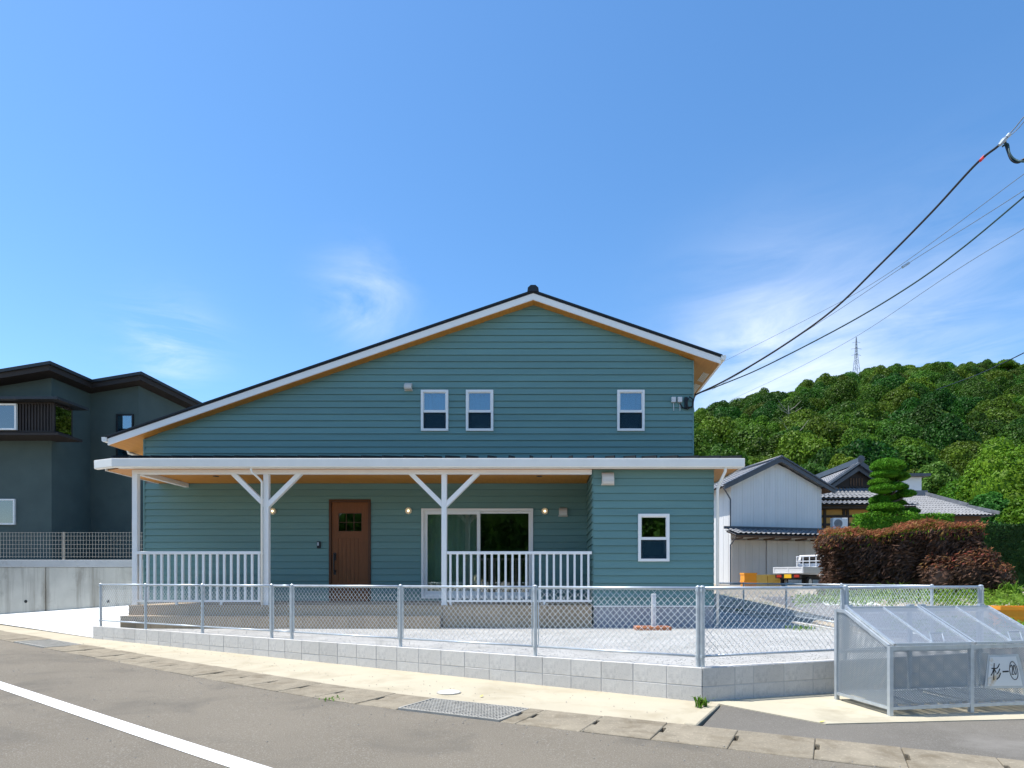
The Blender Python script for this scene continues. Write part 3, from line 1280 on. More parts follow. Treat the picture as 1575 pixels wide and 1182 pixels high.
front_fn = lambda u, off, z: (u, YW - off, z)
wing_fn = lambda u, off, z: (u, YF - off, z)
side_fn = lambda u, off, z: (BX - off, u, z)
UPWIN = [(-2.947, -2.316), (-1.910, -1.278), (1.579, 2.210)]
UPZ = (4.364, 5.312)
DOOR = (-5.068, -4.106, .43, 2.785)
PATIO = (-2.936, -.361, .50, 2.577)
WWIN = (1.803, 2.434, 1.302, 2.262)
ins = .012
ops = [(a + ins, b - ins, UPZ[0] + ins, UPZ[1] - ins) for a, b in UPWIN]
ops += [(DOOR[0] + ins, DOOR[1] - ins, DOOR[2] - .1, DOOR[3] - ins), (PATIO[0] + ins, PATIO[1] - ins, PATIO[2] + ins, PATIO[3] - ins)]
GABLE = (XA, ZA - .215)
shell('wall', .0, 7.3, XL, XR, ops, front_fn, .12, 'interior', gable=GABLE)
boards(.445, 3.157, XL, BX, ops, front_fn)
boards(3.55, 7.40, XL, XR, ops, front_fn, gable=GABLE)
# the wing
wops = [(WWIN[0] + ins, WWIN[1] - ins, WWIN[2] + ins, WWIN[3] - ins)]
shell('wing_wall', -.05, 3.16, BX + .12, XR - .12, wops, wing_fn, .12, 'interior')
boards(.412, 3.158, BX, XR, wops, wing_fn)
boards(.445, 3.157, YF + .002, YW - .034, [], side_fn)
q = MB()
q.box(BX, BX + .119, YF + .003, YW, -.05, 3.16)
q.box(XR - .119, XR, YF + .003, YW, -.05, 3.16)
q.build('wing_side_wall', MAT['siding'], house)
q = MB()
q.box(BX - .012, XR + .012, YF - .034, YF - .002, .385, .409)
q.build('base_flashing', MAT['trim'], house)
q = MB()
q.box(BX + .006, XR - .006, YF - .012, YF + .2, -.3, .384)
q.box(XL + .01, XR - .01, YW + .004, YB, -.6, .40)
q.build('foundation', MAT['found'], house)
# side and back walls, floors
q = MB()
zl, zr = roof_z(XL) - .22, roof_z(XR) - .22
q.box(XL, XL + .12, YW + .005, YB, .40, zl)
q.box(XR - .12, XR, YW + .005, YB, .40, zr)
q.build('side_wall', MAT['siding'], house)
q = MB()
q.prism([(XL, 0), (XR, 0), (XR, zr), (XA, ZA - .22), (XL, zl)], lambda u, v: (u, YB, v), lambda u, v: (u, YB - .12, v))
q.build('back_wall', MAT['siding'], house)
q = MB()
q.box(XL + .13, XR - .13, YW + .13, YB - .13, .40, .46)
q.box(XL + .13, XR - .13, YW + .13, YB - .13, 3.15, 3.30)
q.box(-6.0, -5.9, YW + .13, YB - .13, .46, 3.15)
q.box(-.3, -.2, YW + .13, YB - .13, .46, 3.15)
q.box(-3.6, -3.5, YW + .13, YB - .13, 3.3, 5.9)
q.box(.7, .8, YW + .13, YB - .13, 3.3, 6.0)
q.box(XL + .2, XR - .2, YW + 3.6, YW + 3.7, .46, 3.9)
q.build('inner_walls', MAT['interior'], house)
# corner posts of siding (thin bright edge)
q = MB()
q.box(XL - .012, XL + .022, YW - .036, YW + .03, .42, roof_z(XL) - .235)
q.box(XR - .022, XR + .012, YW - .034, YW + .03, 3.55, roof_z(XR) - .235)
q.build('corner_trim', MAT['siding'], house)

# ---------------------------------------------------------------- main roof
RL, RR = -10.0, 3.90
YR0, YR1 = 14.0, 23.7


def slope_slab(mb, xa, xb, dz0, dz1, y0, y1):
    mb.prism([(xa, roof_z(xa) + dz0), (xb, roof_z(xb) + dz0), (xb, roof_z(xb) + dz1), (xa, roof_z(xa) + dz1)],
             lambda u, v: (u, y0, v), lambda u, v: (u, y1, v))
    return mb


for xa, xb in ((RL - .03, XA), (XA, RR + .03)):
    slope_slab(MB(), xa, xb, -.030, .004, YR0 - .035, YR1).build('roof_covering', MAT['roof'], house)
    slope_slab(MB(), xa + .03 if xa < -5 else xa, xb - .03 if xb > 3 else xb, -.060, -.031, YR0 - .012, YR1).build('drip_edge', MAT['roof'], house)
    slope_slab(MB(), max(xa, RL), min(xb, RR), -.205, -.061, YR0, YR0 + .03).build('verge_board', MAT['trim'], house)
    slope_slab(MB(), RL + .025 if xa < -5 else xa, RR - .025 if xb > 3 else xb, -.215, -.195, YR0 + .031, YW - .004 + .14).build('soffit', MAT['soffit'], house)
for xa, xb in ((RL + .025, XL - .002), (XR + .002, RR - .025)):
    slope_slab(MB(), xa, xb, -.215, -.195, YW + .137, YR1 - .02).build('soffit', MAT['soffit'], house)
for xe in (RL, RR - .025):
    q = MB()
    q.box(xe, xe + .025, YR0 + .031, YR1, roof_z(xe) - .20, roof_z(xe) - .062)
    q.build('eave_board', MAT['trim'], house)
q = MB()
q.prism([(XA - .13, roof_z(XA - .13) + .005), (XA - .12, ZA + .045), (XA - .055, ZA + .105), (XA + .055, ZA + .105), (XA + .12, ZA + .045), (XA + .13, roof_z(XA + .13) + .005)],
        lambda u, v: (u, YR0 - .05, v), lambda u, v: (u, YR1, v))
q.build('ridge_cap', MAT['roof'], house)
# eave gutters
GP = [(0, 0), (0, -.085), (.02, -.105), (.085, -.105), (.105, -.085), (.112, 0), (.104, 0), (.096, -.08), (.08, -.094), (.026, -.094), (.01, -.08), (.01, 0)]
zg = roof_z(RL) - .03
q = MB()
q.prism([(RL - .002 - u, zg + v) for u, v in GP], lambda u, v: (u, YR0 - .03, v), lambda u, v: (u, YR1, v))
q.prism([(RL - .004 - u, zg + v) for u, v in GP[:6]], lambda u, v: (u, YR0 - .035, v), lambda u, v: (u, YR0 - .028, v))
q.build('eave_gutter', MAT['gutter'], house)
zg2 = roof_z(RR) - .02
q = MB()
q.prism([(RR + .002 + u, zg2 + v) for u, v in GP], lambda u, v: (u, YR0 - .03, v), lambda u, v: (u, YR1, v))
q.prism([(RR + .004 + u, zg2 + v) for u, v in GP[:6]], lambda u, v: (u, YR0 - .035, v), lambda u, v: (u, YR0 - .028, v))
q.build('eave_gutter', MAT['gutter'], house)
q = MB()
q.tube([(RL - .06, 14.75, zg - .10), (RL - .05, 14.78, zg - .2), (XL - .12, 14.95, zg - .36), (XL - .05, 15.0, zg - .42), (XL - .05, 15.0, 0)], .032, 10)
q.build('downpipe', MAT['gutter'], house, smooth=True)
# soffit vent strip on the right eave
q = MB()
for yy in (14.75, 15.6):
    for k in range(5):
        xx = RR - .20 + k * .028
        q.box(xx, xx + .014, yy, yy + .62, roof_z(xx) - .222, roof_z(xx) - .212)
q.build('soffit_vent', MAT['gutter'], house)

# ---------------------------------------------------------------- porch roof
PX0, PX1 = -9.03, 3.86
PY0, PY1 = 12.29, 14.248
PZ0, PZ1 = 3.325, 3.70
ps = (PZ1 - PZ0) / (PY1 - PY0)


def proof(y):
    return PZ0 + ps * (y - PY0)


plan = [(PX0 + .45, PY0), (PX1, PY0), (PX1, PY1), (PX0, PY1), (PX0, PY0 + .25)]
q = MB()
q.prism(plan, lambda u, v: (u, v, proof(v)), lambda u, v: (u, v, proof(v) - .035))
proof_o = q.build('porch_roof', MAT['roof'], house)
x = PX1 - .03
k = 0
while x > PX0 + .02:
    y0 = PY0 + .005 + max(0, (PX0 + .45 - x) * .55)
    q = MB()
    q.prism([(x - .016, 0), (x + .016, 0), (x + .011, .082), (x - .011, .082)],
            lambda u, v: (u, y0, proof(y0) + .001 + v), lambda u, v: (u, PY1 - .01, proof(PY1 - .01) + .001 + v))
    q.build('roof_seam', MAT['roof'], proof_o)
    x -= .42
q = MB()
q.prism([(PX0 + .46, PY0 + .012), (PX1 - .012, PY0 + .012), (PX1 - .012, PY0 + .04), (PX0 + .47, PY0 + .04)],
        lambda u, v: (u, v, 3.145), lambda u, v: (u, v, 3.30))
q.prism([(PX0 + .012, PY0 + .262), (PX0 + .04, PY0 + .262), (PX0 + .04, PY1), (PX0 + .012, PY1)], lambda u, v: (u, v, 3.145), lambda u, v: (u, v, 3.30))
q.prism([(PX1 - .04, PY0 + .041), (PX1 - .012, PY0 + .041), (PX1 - .012, PY1), (PX1 - .04, PY1)], lambda u, v: (u, v, 3.145), lambda u, v: (u, v, 3.30))
q.build('porch_fascia', MAT['trim'], house)
# white box gutter with a splayed left end
gpath = [(PX0 - .06, PY0 + .21), (PX0 + .43, PY0 - .002), (PX1 + .005, PY0 - .002)]
offn = [(-.042, -.090), (-.022, -.104), (0, -.106)]
q = MB()
prof = [(0.0, 3.330), (0.0, 3.165), (.35, 3.150), (.9, 3.158), (1.0, 3.175), (1.04, 3.322), (1.0, 3.330), (.94, 3.326), (.90, 3.19), (.2, 3.18), (.12, 3.330)]
n = len(prof)
vs, fs = [], []
for (gx_, gy_), (ox, oy) in zip(gpath, offn):
    for t, z in prof:
        vs.append((gx_ + ox * t, gy_ + oy * t, z))
for i in range(2):
    for k in range(n):
        a, b = i * n + k, i * n + (k + 1) % n
        fs.append((a, b, b + n, a + n))
fs += [tuple(range(n)), tuple(2 * n + k for k in range(n))]
# close the end so it reads as a capped box
vs += [vs[0], vs[1], vs[2], vs[3], vs[4], vs[5]]
q.add(vs, fs)
for e in (0, 2):
    gx_, gy_ = gpath[e]
    ox, oy = offn[e]
    sx = -.004 if e == 0 else .004
    q.add([(gx_ + ox * t + sx, gy_ + oy * t, z) for t, z in prof[:6]], [tuple(range(6))])
q.build('porch_gutter', MAT['gutter'], house)
# wooden porch ceiling, and soffits outside the wing
q = MB()
q.prism([(PX0 + .52, PY0 + .045), (BX - .034, PY0 + .045), (BX - .034, YW - .034), (PX0 + .045, YW - .034), (PX0 + .045, PY0 + .30)], lambda u, v: (u, v, 3.158), lambda u, v: (u, v, 3.176))
q.build('porch_ceiling', MAT['soffit'], house)
q = MB()
q.box(BX - .032, PX1 - .045, PY0 + .045, YF - .034, 3.162, 3.176)
q.box(XR + .034, PX1 - .045, YF - .03, PY1, 3.162, 3.176)
q.build('wing_soffit', MAT['soffit'], house)
for dx in (-7.14, -.20):
    q = MB()
    q.lathe([(.062, 3.157), (.062, 3.148), (.048, 3.146)], (dx, 13.25, 0), 18)
    dl = q.build('downlight', MAT['black'], house)

# beam, posts and braces
q = MB()
q.box(-8.405, BX - .036, 12.45, 12.555, 3.065, 3.157)
q.build('porch_beam', MAT['trim'], house, bevel=.005)
q = MB()
q.box(-8.405, -8.30, 12.556, YW - .036, 3.065, 3.157)
q.build('porch_beam', MAT['trim'], house, bevel=.005)
for pxp, br in ((-8.352, False), (-5.705, True), (-2.112, True)):
    q = MB()
    q.box(pxp - .0525, pxp + .0525, 12.4505, 12.5545, .43, 3.0645)
    po = q.build('porch_post', MAT['trim'], house, bevel=.006)
    if br:
        for sg in (-1, 1):
            q = MB()
            q.hexa([(pxp + sg * .053, 12.455, 2.40), (pxp + sg * .053, 12.455, 2.53), (pxp + sg * .053, 12.55, 2.53), (pxp + sg * .053, 12.55, 2.40),
                    (pxp + sg * .720, 12.455, 3.064), (pxp + sg * .595, 12.455, 3.064), (pxp + sg * .595, 12.55, 3.064), (pxp + sg * .720, 12.55, 3.064)])
            q.build('brace', MAT['trim'], po)
    q = MB()
    q.box(pxp - .06, pxp + .06, 12.443, 12.562, .421, .445)
    q.build('base_plate', MAT['trim'], po)


# railings
def railing(x0, x1, n, feet):
    yy = 12.45
    q = MB()
    q.box(x0, x1, yy - .03, yy + .03, 1.445, 1.505)
    rail = q.build('railing', MAT['trim'], house, bevel=.004)
    q = MB()
    q.box(x0, x1, yy - .02, yy + .02, .485, .525)
    q.build('bottom_rail', MAT['trim'], rail)
    me = None
    for k in range(n):
        xx = x0 + (x1 - x0) * (k + .5) / n
        if me is None:
            q = MB()
            q.box(-.021, .021, -.021, .021, .5255, 1.4445)
            me = q.mesh('baluster', bevel=.002)
            me.materials.append(MAT['trim'])
        o = link('baluster', me, None, rail)
        o.location = (xx, yy, 0)
    for fx in feet:
        q = MB()
        q.box(fx - .02, fx + .02, yy - .02, yy + .02, .425, .4845)
        q.build('foot', MAT['trim'], rail)


railing(-8.29, -5.765, 18, (-7.5, -6.6))
railing(-2.05, BX - .036, 21, (-1.98, -.09))

# deck, step, tiles
DXL = -8.43
q = MB()
q.box(DXL + .015, BX - .038, 12.40, YW - .036, -.1, .395)
q.box(DXL + .015, -2.135, 12.155, 12.399, -.1, .195)
deck = q.build('porch_base', MAT['grout'], house)
tile_cache = {}


def tiles(u0, u1, w, fn):
    n = max(1, int(round((u1 - u0) / w)))
    w = (u1 - u0) / n
    for k in range(n):
        fn(u0 + k * w + .003, u0 + (k + 1) * w - .003)


def tile_box(x0, x1, y0, y1, z0, z1):
    key = (round(x1 - x0, 4), round(y1 - y0, 4), round(z1 - z0, 4))
    if key not in tile_cache:
        q = MB()
        a, b, c = [v / 2 for v in key]
        q.box(-a, a, -b, b, -c, c)
        me = q.mesh('tile', bevel=.003)
        me.materials.append(MAT['tile'])
        tile_cache[key] = me
    o = link('tile', tile_cache[key], None, deck)
    o.location = ((x0 + x1) / 2, (y0 + y1) / 2 + random.uniform(-.001, .001), (z0 + z1) / 2)


tiles(-2.13, BX - .04, .303, lambda a, b: tile_box(a, b, 12.388, 12.3995, .198, .394))
tiles(-2.13, BX - .04, .303, lambda a, b: tile_box(a, b, 12.388, 12.3995, -.06, .192))
tiles(DXL, -2.135, .303, lambda a, b: tile_box(a, b, 12.388, 12.3995, .212, .394))
tiles(DXL, -2.135, .303, lambda a, b: tile_box(a, b, 12.143, 12.1545, -.06, .194))
tiles(DXL, BX - .04, .303, lambda a, b: tile_box(a, b, 12.386, 12.70, .3955, .421))
tiles(DXL, BX - .04, .303, lambda a, b: tile_box(a, b, 12.706, 13.45, .3955, .420))
tiles(DXL, BX - .04, .303, lambda a, b: tile_box(a, b, 13.456, 14.246, .3955, .420))
tiles(DXL, -2.135, .303, lambda a, b: tile_box(a, b, 12.139, 12.386, .1955, .219))
for y0, y1, z0, z1 in ((12.40, 12.85, .0, .394), (12.86, 13.4, .0, .394), (13.41, 14.24, .0, .394), (12.157, 12.386, -.06, .194)):
    tile_box(DXL, DXL + .014, y0, y1, z0, z1)


# ---------------------------------------------------------------- windows
def curtain_mesh(x0, x1, z0, z1, y, amp=.018, waves=9, seed=0):
    r = random.Random(seed)
    n = waves * 8
    vs, fs = [], []
    ph = r.uniform(0, 6)
    for i in range(n + 1):
        u = i / n
        xx = x0 + (x1 - x0) * u
        w = math.sin(u * waves * 6.283 + ph + .8 * math.sin(u * 7 + ph)) * amp + math.sin(u * waves * 14.1 + ph) * amp * .25
        vs += [(xx, y + w * .8, z1), (xx + w * .3, y + w * 1.2, z0)]
    for i in range(n):
        fs.append((2 * i, 2 * i + 2, 2 * i + 3, 2 * i + 1))
    return np_mesh('curtain', vs, fs, True)


def ring(mb, x0, x1, z0, z1, w, y0, y1, wb=None, wt=None):
    wb, wt = wb or w, wt or w
    mb.box(x0, x0 + w, y0, y1, z0, z1)
    mb.box(x1 - w, x1, y0, y1, z0, z1)
    mb.box(x0 + w, x1 - w, y0, y1, z0, z0 + wb)
    mb.box(x0 + w, x1 - w, y0, y1, z1 - wt, z1)
    return mb


def hung_window(x0, x1, z0, z1, Y, curtains, glass, seed=0):
    zm = z0 + (z1 - z0) * .485
    q = ring(MB(), x0, x1, z0, z1, .055, Y - .062, Y + .10)
    win = q.build('window', MAT['trim'], house, bevel=.003)
    q = ring(MB(), x0 + .056, x1 - .056, zm - .03, z1 - .056, .016, Y - .040, Y - .005, wb=.055)
    q.build('upper_sash', MAT['trim'], win)
    q = ring(MB(), x0 + .056, x1 - .056, z0 + .056, zm + .022, .045, Y + .010, Y + .045)
    q.build('lower_sash', MAT['galv_dark'], win)
    q = MB()
    q.box(x0 + .073, x1 - .073, Y - .026, Y - .020, zm + .026, z1 - .073)
    q.build('glass_pane', MAT[glass], win)
    q = MB()
    q.box(x0 + .057, x1 - .057, Y - .003, Y - .001, z0 + .057, zm - .031)
    q.build('insect_screen', MAT['screen'], win)
    q = MB()
    q.box(x0 + .102, x1 - .102, Y + .024, Y + .030, z0 + .102, zm - .024)
    q.build('glass_pane', MAT[glass], win)
    if curtains:
        me = curtain_mesh(x0 + .06, x1 - .06, zm - .02, z1 - .06, Y + .16, .012, 5, seed)
        link('curtain', me, MAT['blind'], win)
    return win


for k, (a, b) in enumerate(UPWIN):
    hung_window(a, b, UPZ[0], UPZ[1], YW, True, 'glass_up', k * 3)
hung_window(WWIN[0], WWIN[1], WWIN[2], WWIN[3], YF, False, 'glass', 9)

# patio door
x0, x1, z0, z1 = PATIO
xm = -1.615
q = ring(MB(), x0, x1, z0, z1, .055, YW - .065, YW + .11, wb=.075)
pat = q.build('patio_door', MAT['trim'], house, bevel=.003)
q = ring(MB(), x0 + .056, xm + .03, z0 + .076, z1 - .056, .075, YW - .01, YW + .035, wb=.10)
q.build('sash', MAT['trim'], pat)
q = ring(MB(), xm - .03, x1 - .056, z0 + .076, z1 - .056, .05, YW + .045, YW + .085, wb=.07)
q.build('sash', MAT['trim'], pat)
q = MB()
q.box(x0 + .132, xm - .046, YW + .008, YW + .014, z0 + .177, z1 - .132)
q.build('glass_pane', MAT['glass'], pat)
q = MB()
q.box(xm + .021, x1 - .107, YW + .062, YW + .068, z0 + .147, z1 - .107)
q.build('glass_pane', MAT['glass'], pat)
link('curtain', curtain_mesh(x0 + .06, xm, z0 + .09, z1 - .05, YW + .26, .030, 9, 3), MAT['curtain'], pat)

# entrance door
x0, x1, z0, z1 = DOOR
q = ring(MB(), x0, x1, z0 - .005, z1, .055, YW - .055, YW + .10, wb=.02)
dr = q.build('front_door', MAT['door_dark'], house, bevel=.003)
dx0, dx1, dz0, dz1 = x0 + .060, x1 - .060, z0 + .02, z1 - .060
lx0, lx1, lz0, lz1 = dx0 + .155, dx1 - .155, 2.055, 2.47     # glazed light
px0, px1, pz0, pz1 = dx0 + .14, dx1 - .14, dz0 + .12, 1.90   # planked panel
q = MB()
for a, b, c, d in ((dx0, px0, dz0, dz1), (px1, dx1, dz0, dz1), (px0, px1, dz0, pz0), (px0, px1, pz1, lz0), (px0, px1, lz1, dz1), (px0, lx0, lz0, lz1), (lx1, px1, lz0, lz1)):
    q.box(a, b, YW - .022, YW + .02, c, d)
q.build('door_leaf', MAT['door'], dr)
npl = 6
for k in range(npl):
    a = px0 + (px1 - px0) * k / npl
    q = MB()
    q.box(a + .003, a + (px1 - px0) / npl - .003, YW - .012, YW + .018, pz0 + .002, pz1 - .002)
    q.build('plank', MAT['door'], dr)
q = MB()
q.box(px0, px1, YW - .004, YW + .015, pz0, pz1)
q.build('panel_back', MAT['door_dark'], dr)
for i in range(3):
    for j in range(2):
        a = lx0 + (lx1 - lx0) * i / 3
        c = lz0 + (lz1 - lz0) * j / 2
        q = MB()
        q.box(a + .006, a + (lx1 - lx0) / 3 - .006, YW - .008, YW - .003, c + .006, c + (lz1 - lz0) / 2 - .006)
        q.build('pane', MAT['glass'], dr)
q = MB()
for i in range(4):
    a = lx0 + (lx1 - lx0) * i / 3
    q.box(a - .0055, a + .0055, YW - .024, YW - .001, lz0 + .0001, lz1 - .0001)
for j in range(3):
    c = lz0 + (lz1 - lz0) * j / 2
    for i in range(3):
        a = lx0 + (lx1 - lx0) * i / 3
        q.box(a + .0057, a + (lx1 - lx0) / 3 - .0057, YW - .023, YW - .001, c - .0055, c + .0055)
q.build('glazing_bars', MAT['door_dark'], dr)
hx = dx0 + .07
q = MB()
q.tube([(hx, YW - .022, 1.52), (hx, YW - .085, 1.50), (hx, YW - .09, 1.30), (hx, YW - .085, 1.14), (hx, YW - .022, 1.12)], .016, 8)
q.box(hx - .034, hx + .034, YW - .034, YW - .023, 1.38, 1.56)
q.box(hx - .026, hx + .026, YW - .034, YW - .023, 1.05, 1.16)
q.build('handle', MAT['black'], dr)
q = MB()
q.box((491 - 844) / 66.5 - .035, (491 - 844) / 66.5 + .05, YW - .055, YW - .02, 1.66, 1.82)
q.build('intercom', MAT['black'], house)
q = MB()
q.box((491 - 844) / 66.5 - .028, (491 - 844) / 66.5 + .012, YW - .060, YW - .0555, 1.72, 1.80)
q.build('screen', MAT['galv_dark'], house.children[-1])


# lamps and vents
def wall_lamp(px, py):
    x, z = (px - 844) / 66.5, EYE + (893 - py) / 66.5
    q = MB()
    q.lathe([(.040, -.02), (.075, -.03), (.080, -.055), (.066, -.075), (.060, -.06)], (x, YW, z), 18, 'y')
    l = q.build('wall_lamp', MAT['brass'], house, smooth=False)
    q = MB()
    q.lathe([(.004, -.088), (.016, -.084), (.021, -.074), (.016, -.0605)], (x, YW, z), 12, 'y')
    q.build('bulb', MAT['bulb'], l, smooth=True)


for p in ((421, 787), (629, 786.5), (838, 787)):
    wall_lamp(*p)


def hood(px, py, s, Y, w):
    x, z = (px - 844) / s, EYE + (893 - py) / s
    q = MB()
    q.prism([(-.02, w / 2), (-.02, -w / 2), (-.035, -w / 2), (-.13, -w / 2), (-.15, -w * .30), (-.14, w * .1), (-.10, w * .36), (-.05, w / 2)],
            lambda u, v: (x - w / 2, Y + u, z + v), lambda u, v: (x + w / 2, Y + u, z + v))
    h = q.build('vent_hood', MAT['vent'], house, bevel=.006)
    q = MB()
    q.box(x - w / 2 - .012, x + w / 2 + .012, Y - .045, Y - .021, z - w / 2 - .014, z - w / 2 + .02)
    q.build('vent_flange', MAT['vent'], h)


hood(866, 788, 66.5, YW, .19)
hood(934.5, 737, 76, YF, .24)
hood(629, 596, 66.5, YW, .165)

# porch downpipes
q = MB()
q.tube([(-5.90, 12.24, 3.17), (-5.90, 12.25, 3.08), (-5.80, 12.37, 2.96), (-5.765, 12.41, 2.90), (-5.765, 12.41, .24)], .022, 10)
q.build('downpipe', MAT['gutter'], house, smooth=True)
q = MB()
q.tube([(3.50, 12.24, 3.17), (3.50, 12.25, 3.08), (3.42, 12.36, 2.86), (3.395, 12.42, 2.74), (3.395, 12.42, -.02)], .030, 10)
q.build('downpipe', MAT['gutter'], house, smooth=True)
# meter boxes and cable entry on the gable end
for bxp in (2.875, 3.02):
    q = MB()
    q.box(bxp - .05, bxp + .05, YW - .09, YW - .02, 5.02, 5.14)
    bb = q.build('junction_box', MAT['plastic'], house, bevel=.005)
    q = MB()
    q.tube([(bxp, YW - .05, 5.02), (bxp + .005, YW - .05, 4.83)], .008, 6)
    q.build('conduit', MAT['plastic'], bb)
q = MB()
pts = [(3.02, YW - .05, 5.00), (3.08, YW - .06, 4.90), (3.20, YW - .07, 4.86), (3.30, YW - .08, 4.93), (3.31, YW - .09, 5.08), (3.24, YW - .09, 5.14), (3.17, YW - .09, 5.02), (3.20, YW - .08, 4.90), (3.30, YW - .10, 4.90), (3.335, YW - .12, 5.10), (3.36, YW - .15, 5.20)]
q.tube(pts, .016, 6)
q.box(3.13, 3.20, YW - .075, YW - .02, 4.90, 5.14)
q.build('cable_loop', MAT['black'], house)

# standpipe with its brick basin
root = thing('standpipe', 'white garden standpipe standing in a small terracotta brick basin by the wing', 'standpipe', (2.03, 11.95, -.03))
q = MB()
q.box(1.99, 2.07, 11.91, 11.99, -.03, .66)
pc = q.build('post', MAT['plastic'], root, bevel=.008)
q = MB()
q.tube([(2.03, 11.91, .45), (2.03, 11.84, .45), (2.03, 11.82, .40)], .014, 8)
q.build('tap', MAT['galv'], root)
for k, (a, b, c, d) in enumerate(((1.66, 1.88, 11.70, 11.80), (1.885, 2.105, 11.70, 11.80), (2.11, 2.33, 11.70, 11.80), (1.66, 1.76, 11.806, 12.02), (2.23, 2.33, 11.806, 12.02), (1.66, 1.88, 12.026, 12.126), (1.885, 2.105, 12.026, 12.126), (2.11, 2.33, 12.026, 12.126))):
    q = MB()
    q.box(a, b, c, d, -.03, .035)
    q.build('brick', MAT['brick'], root, bevel=.006)


# ================================================================ NEIGHBOUR HOUSE ON THE LEFT
nb = thing('neighbour_house', 'dark grey stucco two-storey house with a stepped black roof behind the retaining wall', 'house', (-17, 20, 1.48))
q = MB()
q.box(-30, -16.10, 20.0, 40, 1.2, 9.0)
q.box(-16.0999, -14.41, 21.7, 40, 1.2, 9.0)


def nroof(x):
    return 7.82 + .165 * (x + 15.67)


q = MB()
for xa, xb, ya in ((-30, -16.10, 20.0), (-16.099, -14.41, 21.70)):
    q.hexa([(xa, ya, 1.2), (xb, ya, 1.2), (xb, 38, 1.2), (xa, 38, 1.2),
            (xa, ya, nroof(xa) - .27), (xb, ya, nroof(xb) - .27), (xb, 38, nroof(xb) - .27), (xa, 38, nroof(xa) - .27)])
q.build('wall', MAT['stucco'], nb)
plan = [(-31, 19.4), (-15.67, 19.4), (-15.67, 21.2), (-13.99, 21.2), (-13.99, 39), (-31, 39)]
q = MB()
q.prism(plan, lambda u, v: (u, v, nroof(u) - .10), lambda u, v: (u, v, nroof(u)))
q.build('roof', MAT['darkroof'], nb)
plan2 = [(-31, 19.46), (-15.73, 19.46), (-15.73, 21.26), (-14.05, 21.26), (-14.05, 39), (-31, 39)]
q = MB()
q.prism(plan2, lambda u, v: (u, v, nroof(u) - .265), lambda u, v: (u, v, nroof(u) - .102))
q.build('fascia', MAT['darkwood'], nb)
# projecting corner bay
q = MB()
for a, b, c, d in ((-30, -15.46, 5.56, 5.60), (-30, -15.46, 6.44, 6.48)):
    q.box(a, b, 19.3, 20.08, c, d)
q.box(-16.60, -16.57, 19.36, 20, 5.601, 6.439)
q.box(-15.52, -15.462, 19.302, 19.36, 5.601, 6.439)
q.box(-15.52, -15.462, 20.0, 20.06, 5.601, 6.439)
q.box(-30, -15.55, 19.55, 19.999, 5.601, 6.439)
bay = q.build('bay', MAT['darkwood'], nb)
q = MB()
q.box(-30, -15.12, 19.0, 20.3, 6.50, 6.58)
q.build('canopy', MAT['darkroof'], nb)
q = MB()
q.box(-30, -15.25, 19.2, 20.2, 5.44, 5.52)
q.build('lower_canopy', MAT['darkwood'], nb)
x = -16.56
while x < -15.56:
    q = MB()
    q.box(x, x + .055, 19.31, 19.345, 5.602, 6.438)
    q.build('slat', MAT['darkwood'], bay)
    x += .096


def nwindow(x0, x1, z0, z1, Y, frame_mat, blind, axis='x', fw=.05):
    q = MB()
    if axis == 'x':
        ring(q, x0, x1, z0, z1, fw, Y - .04, Y + .03)
    w = q.build('window', MAT[frame_mat], nb)
    q = MB()
    q.box(x0 + fw, x1 - fw, Y - .012, Y - .004, z0 + fw, z1 - fw)
    q.build('pane', MAT['glass_up'], w)
    q = MB()
    q.box(x0 + fw, x1 - fw, Y + .0, Y + .015, z0 + fw, z1 - fw)
    q.build('blind', MAT['blind' if blind else 'interior'], w)
    return w


nwindow(-18.4, -16.60, 5.61, 6.43, 19.28, 'trim', True)
nwindow(-19.0, -17.25, 2.72, 3.55, 19.98, 'trim', True)
w = nwindow(-15.17, -14.57, 5.25, 6.75, 21.68, 'black', False)
q = MB()
q.box(-15.47, -15.455, 19.365, 19.995, 5.62, 6.42)
q.build('pane', MAT['glass_up'], bay)

# ================================================================ SHED (rotated about its front left corner)
SHR = R(14)
SH0 = Vector((9.03, 30.65, .30))
shed = thing('shed', 'white metal-clad storage shed with a grey tiled gable roof and lean-to', 'shed', tuple(SH0), SHR)
W, D = 5.2, 7.0
SB = .35      # local floor level over SH0.z
E, RG = 5.38, 6.62    # eave and ridge height above SH0.z
q = MB()
q.prism([(0, 0), (W, 0), (W, E), (W / 2, RG - .08), (0, E)], lambda u, v: (u, 0, v), lambda u, v: (u, D, v))
q.build('wall', MAT['shedwall'], shed, local=True)
# vertical cladding panels, upper front
x = 0.0
k = 0
while x < W - .05:
    w_ = min(.62, W - x)
    zt0 = E - .03 + (min(x, W - x)) * (RG - E) / (W / 2) - .02
    zt1 = E - .03 + (min(x + w_, W - x - w_)) * (RG - E) / (W / 2) - .02
    q = MB()
    q.hexa([(x + .006, -.03, 3.10), (x + w_ - .006, -.03, 3.10), (x + w_ - .006, 0, 3.10), (x + .006, 0, 3.10),
            (x + .006, -.03, zt0), (x + w_ - .006, -.03, zt1), (x + w_ - .006, 0, zt1), (x + .006, 0, zt0)])
    for j in range(1, 4):
        xx = x + w_ * j / 4
        q.box(xx - .006, xx + .006, -.038, -.0301, 3.10, min(zt0, zt1) - .02)
    q.build('cladding_panel', MAT['shedwall'], shed, local=True)
    x += .62
